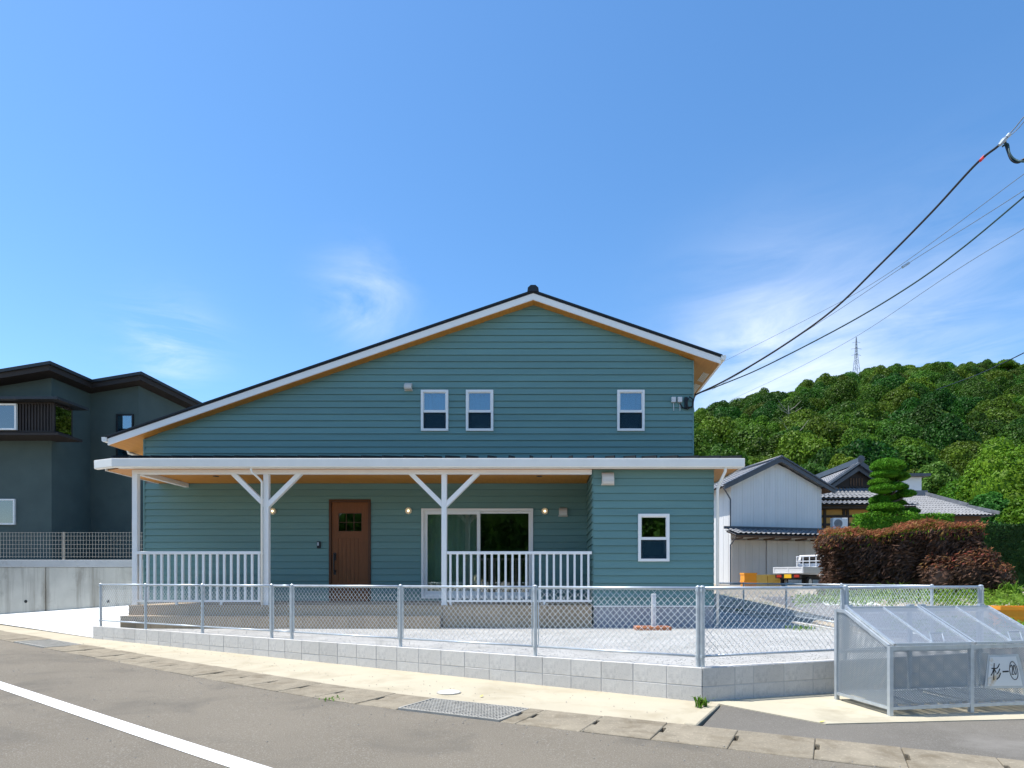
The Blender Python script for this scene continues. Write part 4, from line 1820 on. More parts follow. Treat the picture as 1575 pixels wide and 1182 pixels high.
# big sliding doors below
for a, b, y in ((.02, 1.92, -.05), (1.94, 3.44, -.10), (3.46, 5.18, -.05)):
    q = MB()
    q.box(a, b, y - .03, y, .30, 2.62)
    n = 5
    for j in range(1, n):
        xx = a + (b - a) * j / n
        q.box(xx - .007, xx + .007, y - .040, y - .0301, .32, 2.60)
    q.build('sliding_door', MAT['sheddoor'], shed, local=True)
# left side wall ribs
q = MB()
for j in range(14):
    q.box(-.012, -.001, .2 + j * .5, .23 + j * .5, .3, E - .1)
q.build('side_ribs', MAT['shedwall'], shed, local=True)


def tiled_slope(mb, p_eave0, p_eave1, p_ridge0, p_ridge1, ncol, nrow, amp=.035, step=.025):
    """pantile surface between an eave line and a ridge line"""
    a, b, c, d = (Vector(p) for p in (p_eave0, p_eave1, p_ridge0, p_ridge1))
    nrm = (b - a).cross(c - a)
    nrm.normalize()
    if nrm.z < 0:
        nrm = -nrm
    per = 6
    nu = ncol * per
    vs, fs = [], []
    rows = []
    for r in range(nrow):
        rows += [(r / nrow, step), ((r + 1) / nrow - 1e-4, 0.0)]
    for t, lift in rows:
        for i in range(nu + 1):
            u = i / nu
            ph = (i % per) / per
            h = amp * (1.0 if ph in (0,) else (.72 if ph in (1 / 6, 5 / 6) else (.12 if ph in (2 / 6, 4 / 6) else 0)))
            p = (a.lerp(b, u)).lerp(c.lerp(d, u), t) + nrm * (h + lift)
            vs.append(tuple(p))
    for r in range(len(rows) - 1):
        for i in range(nu):
            k = r * (nu + 1) + i
            fs.append((k, k + 1, k + nu + 2, k + nu + 1))
    # closing underside
    vs2 = [tuple(v - nrm * .05) for v in (a, b, d, c)]
    n = len(vs)
    vs += vs2
    fs.append((n, n + 3, n + 2, n + 1))
    # eave face
    vs += [tuple(a), tuple(b)]
    mb.add(vs, fs)
    return mb


oh = .55
sl = (RG - E) / (W / 2)
ez = E - oh * sl + .10
q = tiled_slope(MB(), (-oh, D + .4, ez), (-oh, -.35, ez), (W / 2, D + .4, RG + .10), (W / 2, -.35, RG + .10), 28, 12)
q.build('roof_tiles', MAT['kawara'], shed, local=True, kind='stuff')
q = tiled_slope(MB(), (W + oh, -.35, ez), (W + oh, D + .4, ez), (W / 2, -.35, RG + .10), (W / 2, D + .4, RG + .10), 28, 12)
q.build('roof_tiles', MAT['kawara'], shed, local=True, kind='stuff')
for xa in (-oh, W + oh):
    q = MB()
    q.hexa([(xa, -.40, ez - .16), (W / 2, -.40, RG - .06), (W / 2, -.345, RG - .06), (xa, -.345, ez - .16),
            (xa, -.40, ez + .06), (W / 2, -.40, RG + .17), (W / 2, -.345, RG + .17), (xa, -.345, ez + .06)])
    q.build('bargeboard', MAT['kawara_d'], shed, local=True)
    n = 12
    for k in range(n):
        t0, t1 = k / n, (k + .92) / n
        p0, p1 = Vector((xa, -.36, ez + .08)).lerp(Vector((W / 2, -.36, RG + .19)), t0), Vector((xa, -.36, ez + .08)).lerp(Vector((W / 2, -.36, RG + .19)), t1)
        q = MB()
        q.bar(p0, p1 + Vector((0, 0, .012)), .20, .07)
        q.build('verge_tile', MAT['kawara_d'], shed, local=True)
q = MB()
q.tube([(W / 2, -.42, RG + .17), (W / 2, D + .42, RG + .17)], .10, 8)
q.build('ridge_tiles', MAT['kawara_d'], shed, local=True, smooth=True)
for k in range(4):
    yy = 1.0 + k * 1.6
# eaves underside rafters, right
q = MB()
q.hexa([(W, -.34, E - .06), (W + oh - .03, -.34, ez - .05), (W + oh - .03, D, ez - .05), (W, D, E - .06), (W, -.34, E), (W + oh - .03, -.34, ez), (W + oh - .03, D, ez), (W, D, E)])
q.hexa([(0, -.34, E - .06), (-oh + .03, -.34, ez - .05), (-oh + .03, D, ez - .05), (0, D, E - .06), (0, -.34, E), (-oh + .03, -.34, ez), (-oh + .03, D, ez), (0, D, E)])
q.build('eave_boards', MAT['brownwood'], shed, local=True)
# lean-to roof over the doors
q = tiled_slope(MB(), (-.35, -1.05, 2.86), (W + 1.0, -1.05, 2.86), (-.35, -.032, 3.16), (W + 1.0, -.032, 3.16), 24, 4, amp=.05)
q.build('lean_to_tiles', MAT['kawara'], shed, local=True, kind='stuff')
q = MB()
q.box(-.40, W + 1.02, -.10, -.031, 3.17, 3.30)
q.build('lean_to_flashing', MAT['kawara_d'], shed, local=True)
q = MB()
q.box(-.32, W + .97, -1.02, -.97, 2.70, 2.80)
q.hexa([(-.3, -.97, 2.76), (W + .95, -.97, 2.76), (W + .95, -.11, 3.0), (-.3, -.11, 3.0), (-.3, -.97, 2.80), (W + .95, -.97, 2.80), (W + .95, -.11, 3.05), (-.3, -.11, 3.05)])
q.build('lean_to_boards', MAT['brownwood'], shed, local=True)
for bx_ in (.0, .85, 1.75, 2.65, 3.55, 4.45, 5.3):
    q = MB()
    q.box(bx_, bx_ + .08, -1.0, -.13, 2.62, 2.70)
    q.build('bracket', MAT['brownwood'], shed, local=True)
q = MB()
q.tube([(-oh - .02, -.28, ez - .05), (-.10, -.10, ez - .55), (-.06, -.07, ez - .62), (-.06, -.07, 3.2)], .035, 8)
q.tube([(-.30, -1.0, 2.75), (-.10, -.30, 2.45), (-.06, -.09, 2.38), (-.06, -.09, .3)], .035, 8)
q.build('downpipe', MAT['kawara_d'], shed, local=True)

# ================================================================ CRATES AND TRUCK BY THE SHED


def crate(loc, rot, w, d, h, mat, label, group=None):
    t = thing('crate', label, 'crate', loc, rot, group)
    q = MB()
    q.box(-w / 2, w / 2, -d / 2, d / 2, 0, .03)
    for a, b, c, e in ((-w / 2, w / 2, -d / 2, -d / 2 + .025), (-w / 2, w / 2, d / 2 - .025, d / 2), (-w / 2, -w / 2 + .025, -d / 2 + .0251, d / 2 - .0251), (w / 2 - .025, w / 2, -d / 2 + .0251, d / 2 - .0251)):
        q.box(a, b, c, e, .03, h)
    q.build('bin', MAT[mat], t, local=True)
    q = MB()
    q.box(-w / 2 - .02, w / 2 + .02, -d / 2 - .02, -d / 2 - .0005, h - .07, h)
    q.box(-w / 2 - .02, w / 2 + .02, d / 2 + .0005, d / 2 + .02, h - .07, h)
    q.box(-w / 2 - .02, -w / 2 - .0005, -d / 2, d / 2, h - .07, h)
    q.box(w / 2 + .0005, w / 2 + .02, -d / 2, d / 2, h - .07, h)
    q.box(-w / 2 - .01, w / 2 + .01, -d / 2 - .012, -d / 2 - .0005, h * .45, h * .52)
    q.build('rim', MAT[mat], t, local=True)
    return t


zg26 = G(9, 27.0)
crate((8.92, 27.6, zg26), .1, .56, .42, .36, 'orange', 'lower orange plastic crate of the stack in front of the shed', 'crates by the shed')
crate((8.92, 27.6, zg26 + .362), .12, .56, .42, .34, 'orange', 'upper orange plastic crate of the stack in front of the shed', 'crates by the shed')
crate((9.58, 28.2, G(9, 28.2)), .12, .62, .42, .58, 'yellow', 'pale yellow crate beside the stack of orange crates', 'crates by the shed')
crate((10.25, 28.35, G(9, 28.35)), .12, .62, .42, .58, 'yellow', 'pale yellow crate half hidden behind the white truck', 'crates by the shed')
crate((9.55, 12.6, G(9.5, 12.6)), -.2, .8, .5, .42, 'orange', 'orange crate on the rough ground beyond the fence at the photo edge', 'crate')

tr = thing('truck', 'small white flatbed truck parked by the shed and hedge', 'truck', (10.06, 27.7, G(10.5, 28)), -R(50))
# local: x across (0 .. 1.41), y forward, z up from the ground
q = MB()
q.box(.02, 1.39, .03, 1.93, .62, .66)
bed = q.build('bed', MAT['truckg'], tr, local=True)
for nm, b in (('tailgate', (0, 1.41, 0, .03, .64, .92)), ('side_gate', (0, .028, .032, 1.94, .64, .92)), ('side_gate', (1.382, 1.41, .032, 1.94, .64, .92))):
    q = MB()
    q.box(*b)
    if nm == 'tailgate':
        q.box(0, 1.41, -.012, -.0005, .87, .92)
        q.box(0, 1.41, -.012, -.0005, .64, .68)
        for xx in (.02, .69, 1.34):
            q.box(xx, xx + .05, -.012, -.0005, .681, .869)
    q.build(nm, MAT['truckg' if nm == 'side_gate' else 'truckw'], tr, local=True)
q = MB()
q.box(.05, 1.36, 2.0, 3.25, .45, 1.02)
q.hexa([(.05, 2.0, 1.021), (1.36, 2.0, 1.021), (1.36, 3.2, 1.021), (.05, 3.2, 1.021), (.12, 2.06, 1.50), (1.29, 2.06, 1.50), (1.29, 2.80, 1.50), (.12, 2.80, 1.50)])
cabo = q.build('cab', MAT['truckw'], tr, local=True, bevel=.03)
q = MB()
q.hexa([(.22, 1.995, 1.12), (1.19, 1.995, 1.12), (1.19, 2.02, 1.12), (.22, 2.02, 1.12), (.26, 2.030, 1.42), (1.15, 2.030, 1.42), (1.15, 2.06, 1.42), (.26, 2.06, 1.42)])
q.build('rear_window', MAT['rubber'], cabo, local=True)
q = MB()
q.box(1.345, 1.366, 2.25, 2.95, 1.10, 1.36)
q.build('side_window', MAT['rubber'], cabo, local=True)
q = MB()
for xx in (.06, .37, .68, .99, 1.30):
    q.box(xx, xx + .035, 1.93, 1.965, .925, 1.42)
for zz in (1.20, 1.42):
    q.box(.05, 1.35, 1.928, 1.967, zz, zz + .04)
q.build('guard_frame', MAT['truckw'], tr, local=True)
q = MB()
q.box(.3, 1.11, .06, 3.0, .36, .60)
q.box(.1, 1.3, .02, .12, .42, .58)
q.build('chassis', MAT['chassis'], tr, local=True)
for xx in (.07, 1.22):
    for yy in (.72, 2.62):
        q = MB()
        q.lathe([(.20, 0), (.255, .02), (.255, .12), (.20, .14)], (xx, yy, .255), 18, 'x')
        wh = q.build('wheel', MAT['rubber'], tr, local=True)
        q = MB()
        q.lathe([(.14, -.005), (.14, .145)], (xx, yy, .255), 14, 'x')
        q.build('rim', MAT['truckg'], wh, local=True)
q = MB()
q.box(.54, .87, -.012, .018, .43, .595)
q.build('licence_plate', MAT['plate'], tr, local=True)
for xx in (.18, 1.0):
    q = MB()
    q.box(xx, xx + .23, -.012, .018, .46, .575)
    q.build('tail_light', MAT['red'], tr, local=True)
for pos, mat_, h, lab in (((.55, .9), 'cable', .10, 'dark bundle lying in the bed of the white truck'),):
    q = MB()
    q.lathe([(.02, .0), (.20, .02), (.25, .12), (.17, .22), (.04, .30)], (0, 0, 0), 9)
    o = q.build('bundle', M('dark_cloth', (.03, .03, .06), .9, .2, 6), None, smooth=True)
    o.location = tr.matrix_basis @ Vector((.7, 1.1, .66))
    tag(o, lab, 'bundle')

# ================================================================ TRADITIONAL HOUSE BEHIND THE HEDGE
jh = thing('farmhouse', 'traditional house with layered grey tiled roofs behind the red hedge', 'house', (17.5, 36, .75))
# upper gable with ridge running back
JX, JY = 17.65, 35.0
jz = 7.50
hw = 1.75
q = tiled_slope(MB(), (JX - hw, JY + 6, jz - 1.22), (JX - hw, JY, jz - 1.22), (JX, JY + 6, jz), (JX, JY, jz), 22, 8, amp=.05)
q.build('roof_tiles', MAT['kawara'], jh, kind='stuff')
q = tiled_slope(MB(), (JX + hw, JY, jz - 1.22), (JX + hw, JY + 6, jz - 1.22), (JX, JY, jz), (JX, JY + 6, jz), 22, 8, amp=.05)
q.build('roof_tiles', MAT['kawara'], jh, kind='stuff')
for yo in (-.05, .42):
    q = MB()
    q.bar((JX, JY + yo, jz + .12), (JX - hw - .05, JY + yo, jz - 1.12), .12, .12)
    q.build('verge_tiles', MAT['kawara'], jh)
q = MB()
q.bar((JX, JY - .02, jz + .04), (JX + hw + .05, JY - .02, jz - 1.18), .2, .22)
q.build('verge_tiles', MAT['kawara_d'], jh)
q = MB()
q.bar((JX, JY - .1, jz + .20), (JX, JY + 6, jz + .20), .30, .30)
q.lathe([(.05, -.16), (.20, -.14), (.20, -.10)], (JX, JY, jz + .28), 10, 'y')
q.build('ridge', MAT['kawara_d'], jh)
q = MB()
q.prism([(JX - hw + .25, jz - 1.25), (JX + hw - .25, jz - 1.25), (JX, jz - .12)], lambda u, v: (u, JY + .45, v), lambda u, v: (u, JY + .6, v))
q.build('gable', MAT['darkwood'], jh)
for s_ in (-1, 1):
    q = MB()
    q.hexa([(JX, JY + .12, jz - .34), (JX + s_ * hw, JY + .12, jz - 1.50), (JX + s_ * hw, JY + .2, jz - 1.50), (JX, JY + .2, jz - .34),
            (JX, JY + .12, jz - .02), (JX + s_ * hw, JY + .12, jz - 1.22), (JX + s_ * hw, JY + .2, jz - 1.22), (JX, JY + .2, jz - .02)])
    q.build('bargeboard', MAT['kawara_d'], jh)
for k in range(5):
    q = MB()
    q.box(JX - .36 + k * .16, JX - .29 + k * .16, JY + .41, JY + .449, jz - 1.15, jz - .72)
    q.build('lattice_bar', MAT['brownwood'], jh)
# skirt roof and lower roof in front
q = tiled_slope(MB(), (14.6, 34.0, 5.45), (19.6, 34.0, 5.45), (15.3, 35.4, 6.18), (19.0, 35.4, 6.18), 19, 4, amp=.06)
q.build('skirt_tiles', MAT['kawara'], jh, kind='stuff')
q = tiled_slope(MB(), (14.6, 40, 5.45), (14.6, 34.0, 5.45), (15.3, 40, 6.18), (15.3, 35.4, 6.18), 20, 4, amp=.06)
q.build('skirt_tiles', MAT['kawara'], jh, kind='stuff')
q = MB()
q.bar((14.5, 33.95, 5.53), (15.35, 35.45, 6.30), .20, .18)
q.build('hip_ridge', MAT['kawara'], jh)
q = tiled_slope(MB(), (14.0, 32.9, 4.98), (19.9, 32.9, 4.98), (14.9, 34.1, 5.30), (19.4, 34.1, 5.30), 22, 3, amp=.06)
q.build('lower_tiles', MAT['kawara'], jh, kind='stuff')
q = tiled_slope(MB(), (14.0, 40, 4.98), (14.0, 32.9, 4.98), (14.9, 40, 5.30), (14.9, 34.1, 5.30), 24, 3, amp=.06)
q.build('lower_tiles', MAT['kawara'], jh, kind='stuff')
q = MB()
q.bar((13.9, 32.85, 5.06), (14.95, 34.15, 5.42), .22, .2)
q.build('hip_ridge', MAT['kawara'], jh)
q = MB()
q.box(14.2, 19.7, 33.1, 34.0, 4.78, 4.92)
q.box(14.8, 19.3, 34.2, 34.4, 5.18, 5.44)
q.build('eave_boards', MAT['darkwood'], jh)
q = MB()
q.box(14.6, 19.3, 33.75, 40, .6, 4.80)
q.box(15.3, 19.0, 35.6, 40, 4.80, 6.1)
q.build('wall', MAT['ochre'], jh)
q = MB()
for xx in (14.6, 15.0, 16.05, 16.25, 17.55, 18.7, 19.16):
    q.box(xx, xx + .14, 33.69, 33.749, .6, 4.78)
for zz in (3.9, 4.35, 2.2):
    q.box(14.6, 19.3, 33.70, 33.748, zz, zz + .13)
q.build('timber_frame', MAT['darkwood'], jh)
for k in range(9):
    q = MB()
    q.box(16.45 + k * .115, 16.49 + k * .115, 33.66, 33.689, 2.3, 3.7)
    q.build('lattice_bar', MAT['brownwood'], jh)
# right wing with a hipped roof
RY0, RY1 = 35.0, 38.5
RZ0, RZ1 = 4.62, 6.12
ex0, ex1 = 19.8, 25.35
rx0, rx1 = 20.4, 23.2
q = tiled_slope(MB(), (ex0, RY0, RZ0), (ex1, RY0, RZ0), (rx0 - .6, RY1 - .4, RZ1), (rx1, RY1 - .4, RZ1), 26, 9, amp=.055)
q.build('wing_tiles', MAT['kawara'], jh, kind='stuff')
q = tiled_slope(MB(), (ex1, RY0, RZ0), (ex1, RY1 + 3, RZ0), (rx1, RY1 - .4, RZ1), (rx1, RY1 - .3, RZ1), 16, 9, amp=.055)
q.build('wing_tiles', MAT['kawara'], jh, kind='stuff')
q = MB()
q.bar((rx0 - .6, RY1 - .4, RZ1 + .16), (rx1 + .1, RY1 - .4, RZ1 + .16), .26, .34)
q.build('ridge', MAT['kawara'], jh)
q = MB()
q.bar((rx1, RY1 - .42, RZ1 + .12), (rx1 + (ex1 - rx1) * .62, RY1 - .4 + (RY0 - RY1 + .4) * .62, RZ1 + .12 + (RZ0 - RZ1) * .62), .22, .26)
q.bar((rx1 + (ex1 - rx1) * .60, RY1 - .4 + (RY0 - RY1 + .4) * .60, RZ1 + .08 + (RZ0 - RZ1) * .60), (ex1 + .1, RY0 - .1, RZ0 + .12), .19, .18)
q.build('hip_ridge', MAT['kawara'], jh)
q = MB()
q.box(ex0 + .4, ex1 - .5, RY0 + .5, RY1 + 2, .6, RZ0 + .1)
q.build('wing_wall', MAT['brownwood'], jh)
wb = thing('white_building', 'plain white flat-roofed block behind the clipped pine', 'building', (24.5, 42, .75))
q = MB()
q.box(22.5, 25.35, 42, 46, .6, 7.95)
q.build('wall', MAT['white'], wb)
q = MB()
q.box(22.2, 25.75, 41.6, 46.3, 7.96, 8.14)
q.build('roof', MAT['kawara_d'], wb)

ac = thing('air_conditioner', 'pale outdoor air conditioner unit raised beside the timbered house', 'air conditioner', (15.05, 32.2, 3.55))
q = MB()
q.box(14.72, 15.50, 32.0, 32.32, 3.58, 4.16)
acb = q.build('case', MAT['white'], ac, bevel=.02)
q = MB()
q.lathe([(.22, -.006), (.22, .01)], (15.0, 32.0, 3.87), 18, 'y')
q.build('fan_grille', MAT['kawara'], acb)
q = MB()
q.box(14.80, 14.88, 32.05, 32.27, .7, 3.58)
q.box(15.34, 15.42, 32.05, 32.27, .7, 3.58)
q.build('stand', MAT['galv_dark'], ac)

# ================================================================ COLLECTION CAGE
CGR = R(10)
cage = thing('collection_cage', 'grey perforated metal collection cage with two sloping lids at the kerb', 'collection cage', (3.245, 5.87, gz(3.2) + .01), CGR)
BW, CD, HF, HB, CF = .885, .80, .66, .975, .66
ps_ = .038
for i in range(3):
    x = i * BW
    for nm, y, h in (('front_post', 0, HF), ('back_post', CD, HB)):
        q = MB()
        q.box(x - ps_ / 2, x + ps_ / 2, y - ps_ / 2, y + ps_ / 2, 0, h)
        q.build(nm, MAT['galv'], cage, local=True)
q = MB()
for y, z, t in ((0, HF - .02, .034), (0, .07, .03), (CD, HB - .02, .034), (CD, .07, .03), (CD, .52, .03)):
    for i in range(2):
        q = MB()
        q.box(i * BW + ps_ / 2 + .001, (i + 1) * BW - ps_ / 2 - .001, y - t / 2, y + t / 2, z - t / 2, z + t / 2)
        q.build('rail', MAT['galv'], cage, local=True)
for i in (0, 2):
    x = i * BW
    q = MB()
    q.box(x - .014, x + .014, ps_ / 2 + .001, CD - ps_ / 2 - .001, .056, .084)
    q.build('rail', MAT['galv'], cage, local=True)
    q = MB()
    q.bar((x, ps_ / 2, HF), (x, CF, HB - .015), .028, .03)
    q.bar((x, CF, HB - .015), (x, CD - ps_ / 2, HB - .015), .028, .03)
    q.build('rail', MAT['galv'], cage, local=True)
for i in range(2):
    x0, x1 = i * BW + ps_ / 2 + .002, (i + 1) * BW - ps_ / 2 - .002
    q = MB()
    q.box(x0, x1, -.004, -.001, .09, HF - .045)
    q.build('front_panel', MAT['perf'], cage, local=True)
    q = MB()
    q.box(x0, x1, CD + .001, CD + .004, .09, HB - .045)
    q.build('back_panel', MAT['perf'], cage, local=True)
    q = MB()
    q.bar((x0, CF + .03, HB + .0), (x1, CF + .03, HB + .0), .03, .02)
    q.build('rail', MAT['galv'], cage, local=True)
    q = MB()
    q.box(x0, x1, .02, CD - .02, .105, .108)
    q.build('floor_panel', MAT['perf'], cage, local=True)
    q = MB()
    for k in range(6):
        xx = x0 + (x1 - x0) * (k + .5) / 6
        q.box(xx - .012, xx + .012, .02, CD - .02, .075, .104)
    q.build('floor_bars', MAT['galv_dark'], cage, local=True)
for x in (-.001, 2 * BW + .001):
    q = MB()
    q.prism([(ps_ / 2, .085), (CD - ps_ / 2, .085), (CD - ps_ / 2, HB - .02), (CF, HB - .02), (ps_ / 2, HF - .01)],
            lambda u, v: (x - .0015, u, v), lambda u, v: (x + .0015, u, v))
    q.build('side_panel', MAT['perf'], cage, local=True)
LZ0, LZ1 = HF + .018, HB + .022
for i in range(2):
    x0, x1 = i * BW + .022, (i + 1) * BW - .022
    lz = lambda y: LZ0 + (LZ1 - LZ0) * (y + .03) / (CF + .03)
    q = MB()
    for xx, w in ((x0, .022), ((x0 + x1) / 2, .016), (x1, .022)):
        q.bar((xx, -.03, lz(-.03)), (xx, CF, lz(CF)), w, .022)
    for yy in (-.03, CF):
        q.bar((x0 + .012, yy, lz(yy) + .001), (x1 - .012, yy, lz(yy) + .001), .022, .022)
    lid = q.build('lid', MAT['galv'], cage, local=True)
    q = MB()
    q.hexa([(x0 + .012, -.015, lz(-.015) - .004), (x1 - .012, -.015, lz(-.015) - .004), (x1 - .012, CF - .012, lz(CF - .012) - .004), (x0 + .012, CF - .012, lz(CF - .012) - .004),
            (x0 + .012, -.015, lz(-.015) - .001), (x1 - .012, -.015, lz(-.015) - .001), (x1 - .012, CF - .012, lz(CF - .012) - .001), (x0 + .012, CF - .012, lz(CF - .012) - .001)])
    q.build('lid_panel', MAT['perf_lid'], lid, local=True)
    q = MB()
    xm_ = (x0 + x1) / 2
    q.tube([(xm_ - .005, -.02, lz(-.02) + .01), (xm_ + .01, .03, lz(.03) + .07), (xm_ + .145, .03, lz(.03) + .07), (xm_ + .13, -.02, lz(-.02) + .01)], .005, 6)
    q.build('handle', MAT['galv_dark'], lid, local=True)
    for xx in (x0 + .05, x1 - .05):
        q = MB()
        q.box(xx - .03, xx + .03, CF + .02, CF + .07, HB + .001, HB + .05)
        q.build('hinge', MAT['galv_dark'], cage, local=True)

# sign hung on the front of the cage: 杉一⑳ in brushed strokes
sg = thing('sign', 'white numbered sign sheet hung on the front of the metal cage', 'sign', (3.245, 5.87, gz(3.2) + .01), CGR)
A0, A1, B0, B1 = (1.045, .245), (1.47, .235), (1.075, .545), (1.385, .545)    # local x,z corners
S = lambda u, v: (A0[0] + (A1[0] - A0[0]) * u + ((B0[0] + (B1[0] - B0[0]) * u) - (A0[0] + (A1[0] - A0[0]) * u)) * v,
                  A0[1] + (A1[1] - A0[1]) * u + ((B0[1] + (B1[1] - B0[1]) * u) - (A0[1] + (A1[1] - A0[1]) * u)) * v)


def sheet(mb, pts, y0, y1):
    mb.prism(pts, lambda u, v: (S(u, v)[0], y0, S(u, v)[1]), lambda u, v: (S(u, v)[0], y1, S(u, v)[1]))


q = MB()
sheet(q, [(-.04, -.05), (1.10, -.05), (1.10, 1.04), (-.04, 1.04)], -.016, -.010)
q.build('backing', MAT['galv'], sg, local=True)
q = MB()
sheet(q, [(.02, .03), (.97, .03), (.97, .97), (.02, .97)], -.022, -.0165)
q.build('sheet', MAT['sign'], sg, local=True)


def stroke(mb, pts, w=.034, asp=.72):
    for (a, b), (c, d) in zip(pts, pts[1:]):
        dx, dy = (c - a) / asp, d - b
        l = math.hypot(dx, dy) or 1
        nx_, ny_ = -dy / l * w / 2 * asp, dx / l * w / 2
        ex, ey = dx / l * w * .3 * asp, dy / l * w * .3
        sheet(mb, [(a - nx_ - ex, b - ny_ - ey), (c - nx_ + ex, d - ny_ + ey), (c + nx_ + ex, d + ny_ + ey), (a + nx_ - ex, b + ny_ - ey)], -.0245, -.0225)


q = MB()
stroke(q, [(.10, .60), (.245, .60)])
stroke(q, [(.172, .76), (.172, .24)])
stroke(q, [(.165, .58), (.13, .46), (.09, .38)])
stroke(q, [(.18, .58), (.235, .47)])
stroke(q, [(.345, .74), (.31, .66), (.265, .61)])
stroke(q, [(.355, .58), (.315, .48), (.265, .42)])
stroke(q, [(.375, .44), (.33, .32), (.265, .25)])
stroke(q, [(.45, .49), (.62, .50)], .045)
# ring
n = 22
ci, co = (.79, .52), .0
ringp = [(.79 + .125 * math.cos(2 * math.pi * k / n), .52 + .29 * math.sin(2 * math.pi * k / n)) for k in range(n + 1)]
stroke(q, ringp, .022)
stroke(q, [(.715, .63), (.725, .69), (.75, .70), (.77, .66), (.765, .58), (.72, .40), (.78, .40)], .026)
zero = [(.83 + .034 * math.cos(2 * math.pi * k / 14), .545 + .15 * math.sin(2 * math.pi * k / 14)) for k in range(15)]
stroke(q, zero, .026)
q.build('lettering', MAT['ink'], sg, local=True)

# ================================================================ WIRES


def sag_line(pts, n=14):
    return [tuple(p) for p in catmull3(pts, n)]


def catmull3(pts, n):
    P = [Vector(p) for p in pts]
    P = [P[0] * 2 - P[1]] + P + [P[-1] * 2 - P[-2]]
    out = []
    for i in range(1, len(P) - 2):
        for k in range(n):
            t = k / n
            a, b, c, d = P[i - 1], P[i], P[i + 1], P[i + 2]
            out.append(.5 * ((2 * b) + (c - a) * t + (2 * a - 5 * b + 4 * c - d) * t * t + (3 * b - a - 3 * c + d) * t ** 3))
    out.append(P[-2])
    return out


def at(px, py, y):
    return ((px - 844) / 950 * y, y, EYE + (893 - py) / 950 * y)


def wire(name, pts, r, mat, label, cat='cable', group=None):
    q = MB()
    q.tube(sag_line(pts), r, 6)
    o = q.build(name, MAT[mat], None, smooth=True)
    tag(o, label, cat, group)
    return o


c_a = [at(1069, 608, 14.15), at(1120, 583, 13.5), at(1200, 535, 12.6), at(1280, 478, 11.9), at(1350, 411, 11.2), at(1430, 330, 10.4), at(1500, 254, 9.7), at(1534, 226, 9.35), at(1547, 214, 9.2)]
wire('power_cable', c_a, .018, 'cable', 'thick dark service cable rising to the insulator clamp', group='cables to the house')
c_b = [at(1070, 607, 14.15), at(1120, 588, 13.6), at(1180, 562, 12.9), at(1300, 500, 11.6), at(1400, 440, 10.7), at(1480, 382, 10.0), at(1575, 303, 9.2), at(1640, 248, 8.7)]
wire('power_cable', c_b, .013, 'cable_g', 'greenish twisted cable sagging below the thick dark cable', group='cables to the house')
wire('power_line', [at(1082, 572, 30), at(1240, 492, 22), at(1360, 425, 17), at(1575, 268, 12), at(1640, 222, 11)], .007, 'cable_grey', 'thin grey line running highest behind the thick dark cable', group='thin overhead lines')
wire('power_line', [at(1095, 600, 22), at(1160, 561, 20), at(1290, 477, 15.5), at(1393, 408, 13), at(1500, 341, 11), at(1575, 293, 10), at(1640, 250, 9.4)], .006, 'cable_grey', 'thin grey line with a small clamp halfway along it', group='thin overhead lines')
wire('power_line', [at(1125, 615, 40), at(1200, 580, 30), at(1310, 522, 22), at(1460, 423, 15), at(1575, 352, 12), at(1640, 310, 11)], .007, 'cable_grey', 'lowest thin grey line passing in front of the pylon', group='thin overhead lines')
wire('power_line', [at(1440, 600, 60), at(1500, 578, 46), at(1540, 560, 38), at(1575, 543, 34), at(1640, 510, 30)], .03, 'cable', 'dark line crossing the wooded ridge at the photo edge', group='thin overhead lines')
q = MB()
p = Vector(at(1393, 408, 12.99))
q.bar(p - Vector((.07, 0, .045)), p + Vector((.07, 0, .045)), .045, .05)
o = q.build('line_clamp', MAT['galv'])
tag(o, 'small metal clamp on the thin grey overhead line', 'clamp')
p0 = Vector(at(1547, 214, 9.2))
ins_ = thing('insulator', 'white and grey insulator clamp where the thick cable is tied off', 'insulator', tuple(p0))
q = MB()
q.tube([p0 + Vector((-.08, .02, -.08)), p0 + Vector((-.03, 0, -.02)), p0 + Vector((.02, 0, .03))], [.025, .038, .022], 8)
q.build('grip', MAT['galv_dark'], ins_)
q = MB()
q.tube([p0 + Vector((.0, -.02, .01)), p0 + Vector((.04, -.02, .05))], [.022, .03], 8)
q.build('sleeve', MAT['galv_dark'], ins_)
q = MB()
pt_ = Vector(at(1511, 244, 9.58))
q.tube([pt_ - Vector((.035, 0, .035)), pt_ + Vector((.035, 0, .035))], .023, 8)
o = q.build('red_tape', MAT['red_tape'])
tag(o, 'red tape band wrapped round the thick dark cable', 'tape')
wire('jumper_cable', [at(1545, 216, 9.25), at(1550, 232, 9.2), at(1556, 246, 9.15), at(1566, 250, 9.1), at(1580, 243, 9.0), at(1610, 236, 8.9)], .018, 'cable', 'dark loop of jumper cable hanging below the insulator', group='jumper cables')
wire('jumper_cable', [at(1541, 226, 9.25), at(1550, 222, 9.2), at(1553, 236, 9.15), at(1562, 246, 9.1), at(1578, 249, 9.0), at(1610, 246, 8.9)], .013, 'cable_g', 'greenish loop of jumper cable hanging below the insulator', group='jumper cables')
wire('stay_wire', [at(1548, 212, 9.2), at(1562, 196, 9.1), at(1575, 180, 9.0), at(1610, 140, 8.8)], .008, 'cable_grey', 'short stay wire from the insulator up out of view', group=None)
wire('stay_wire', [at(1549, 213, 9.2), at(1566, 198, 9.1), at(1578, 184, 9.0), at(1612, 146, 8.8)], .006, 'cable_grey', 'thinner twin of the stay wire above the insulator', group=None)
up = thing('utility_pole', 'concrete utility pole just outside the photo edge carrying the cables', 'utility pole', (7.35, 8.75, -.4))
q = MB()
q.tube([(7.35, 8.75, -.5), (7.35, 8.75, 9.2)], [.17, .12], 14)
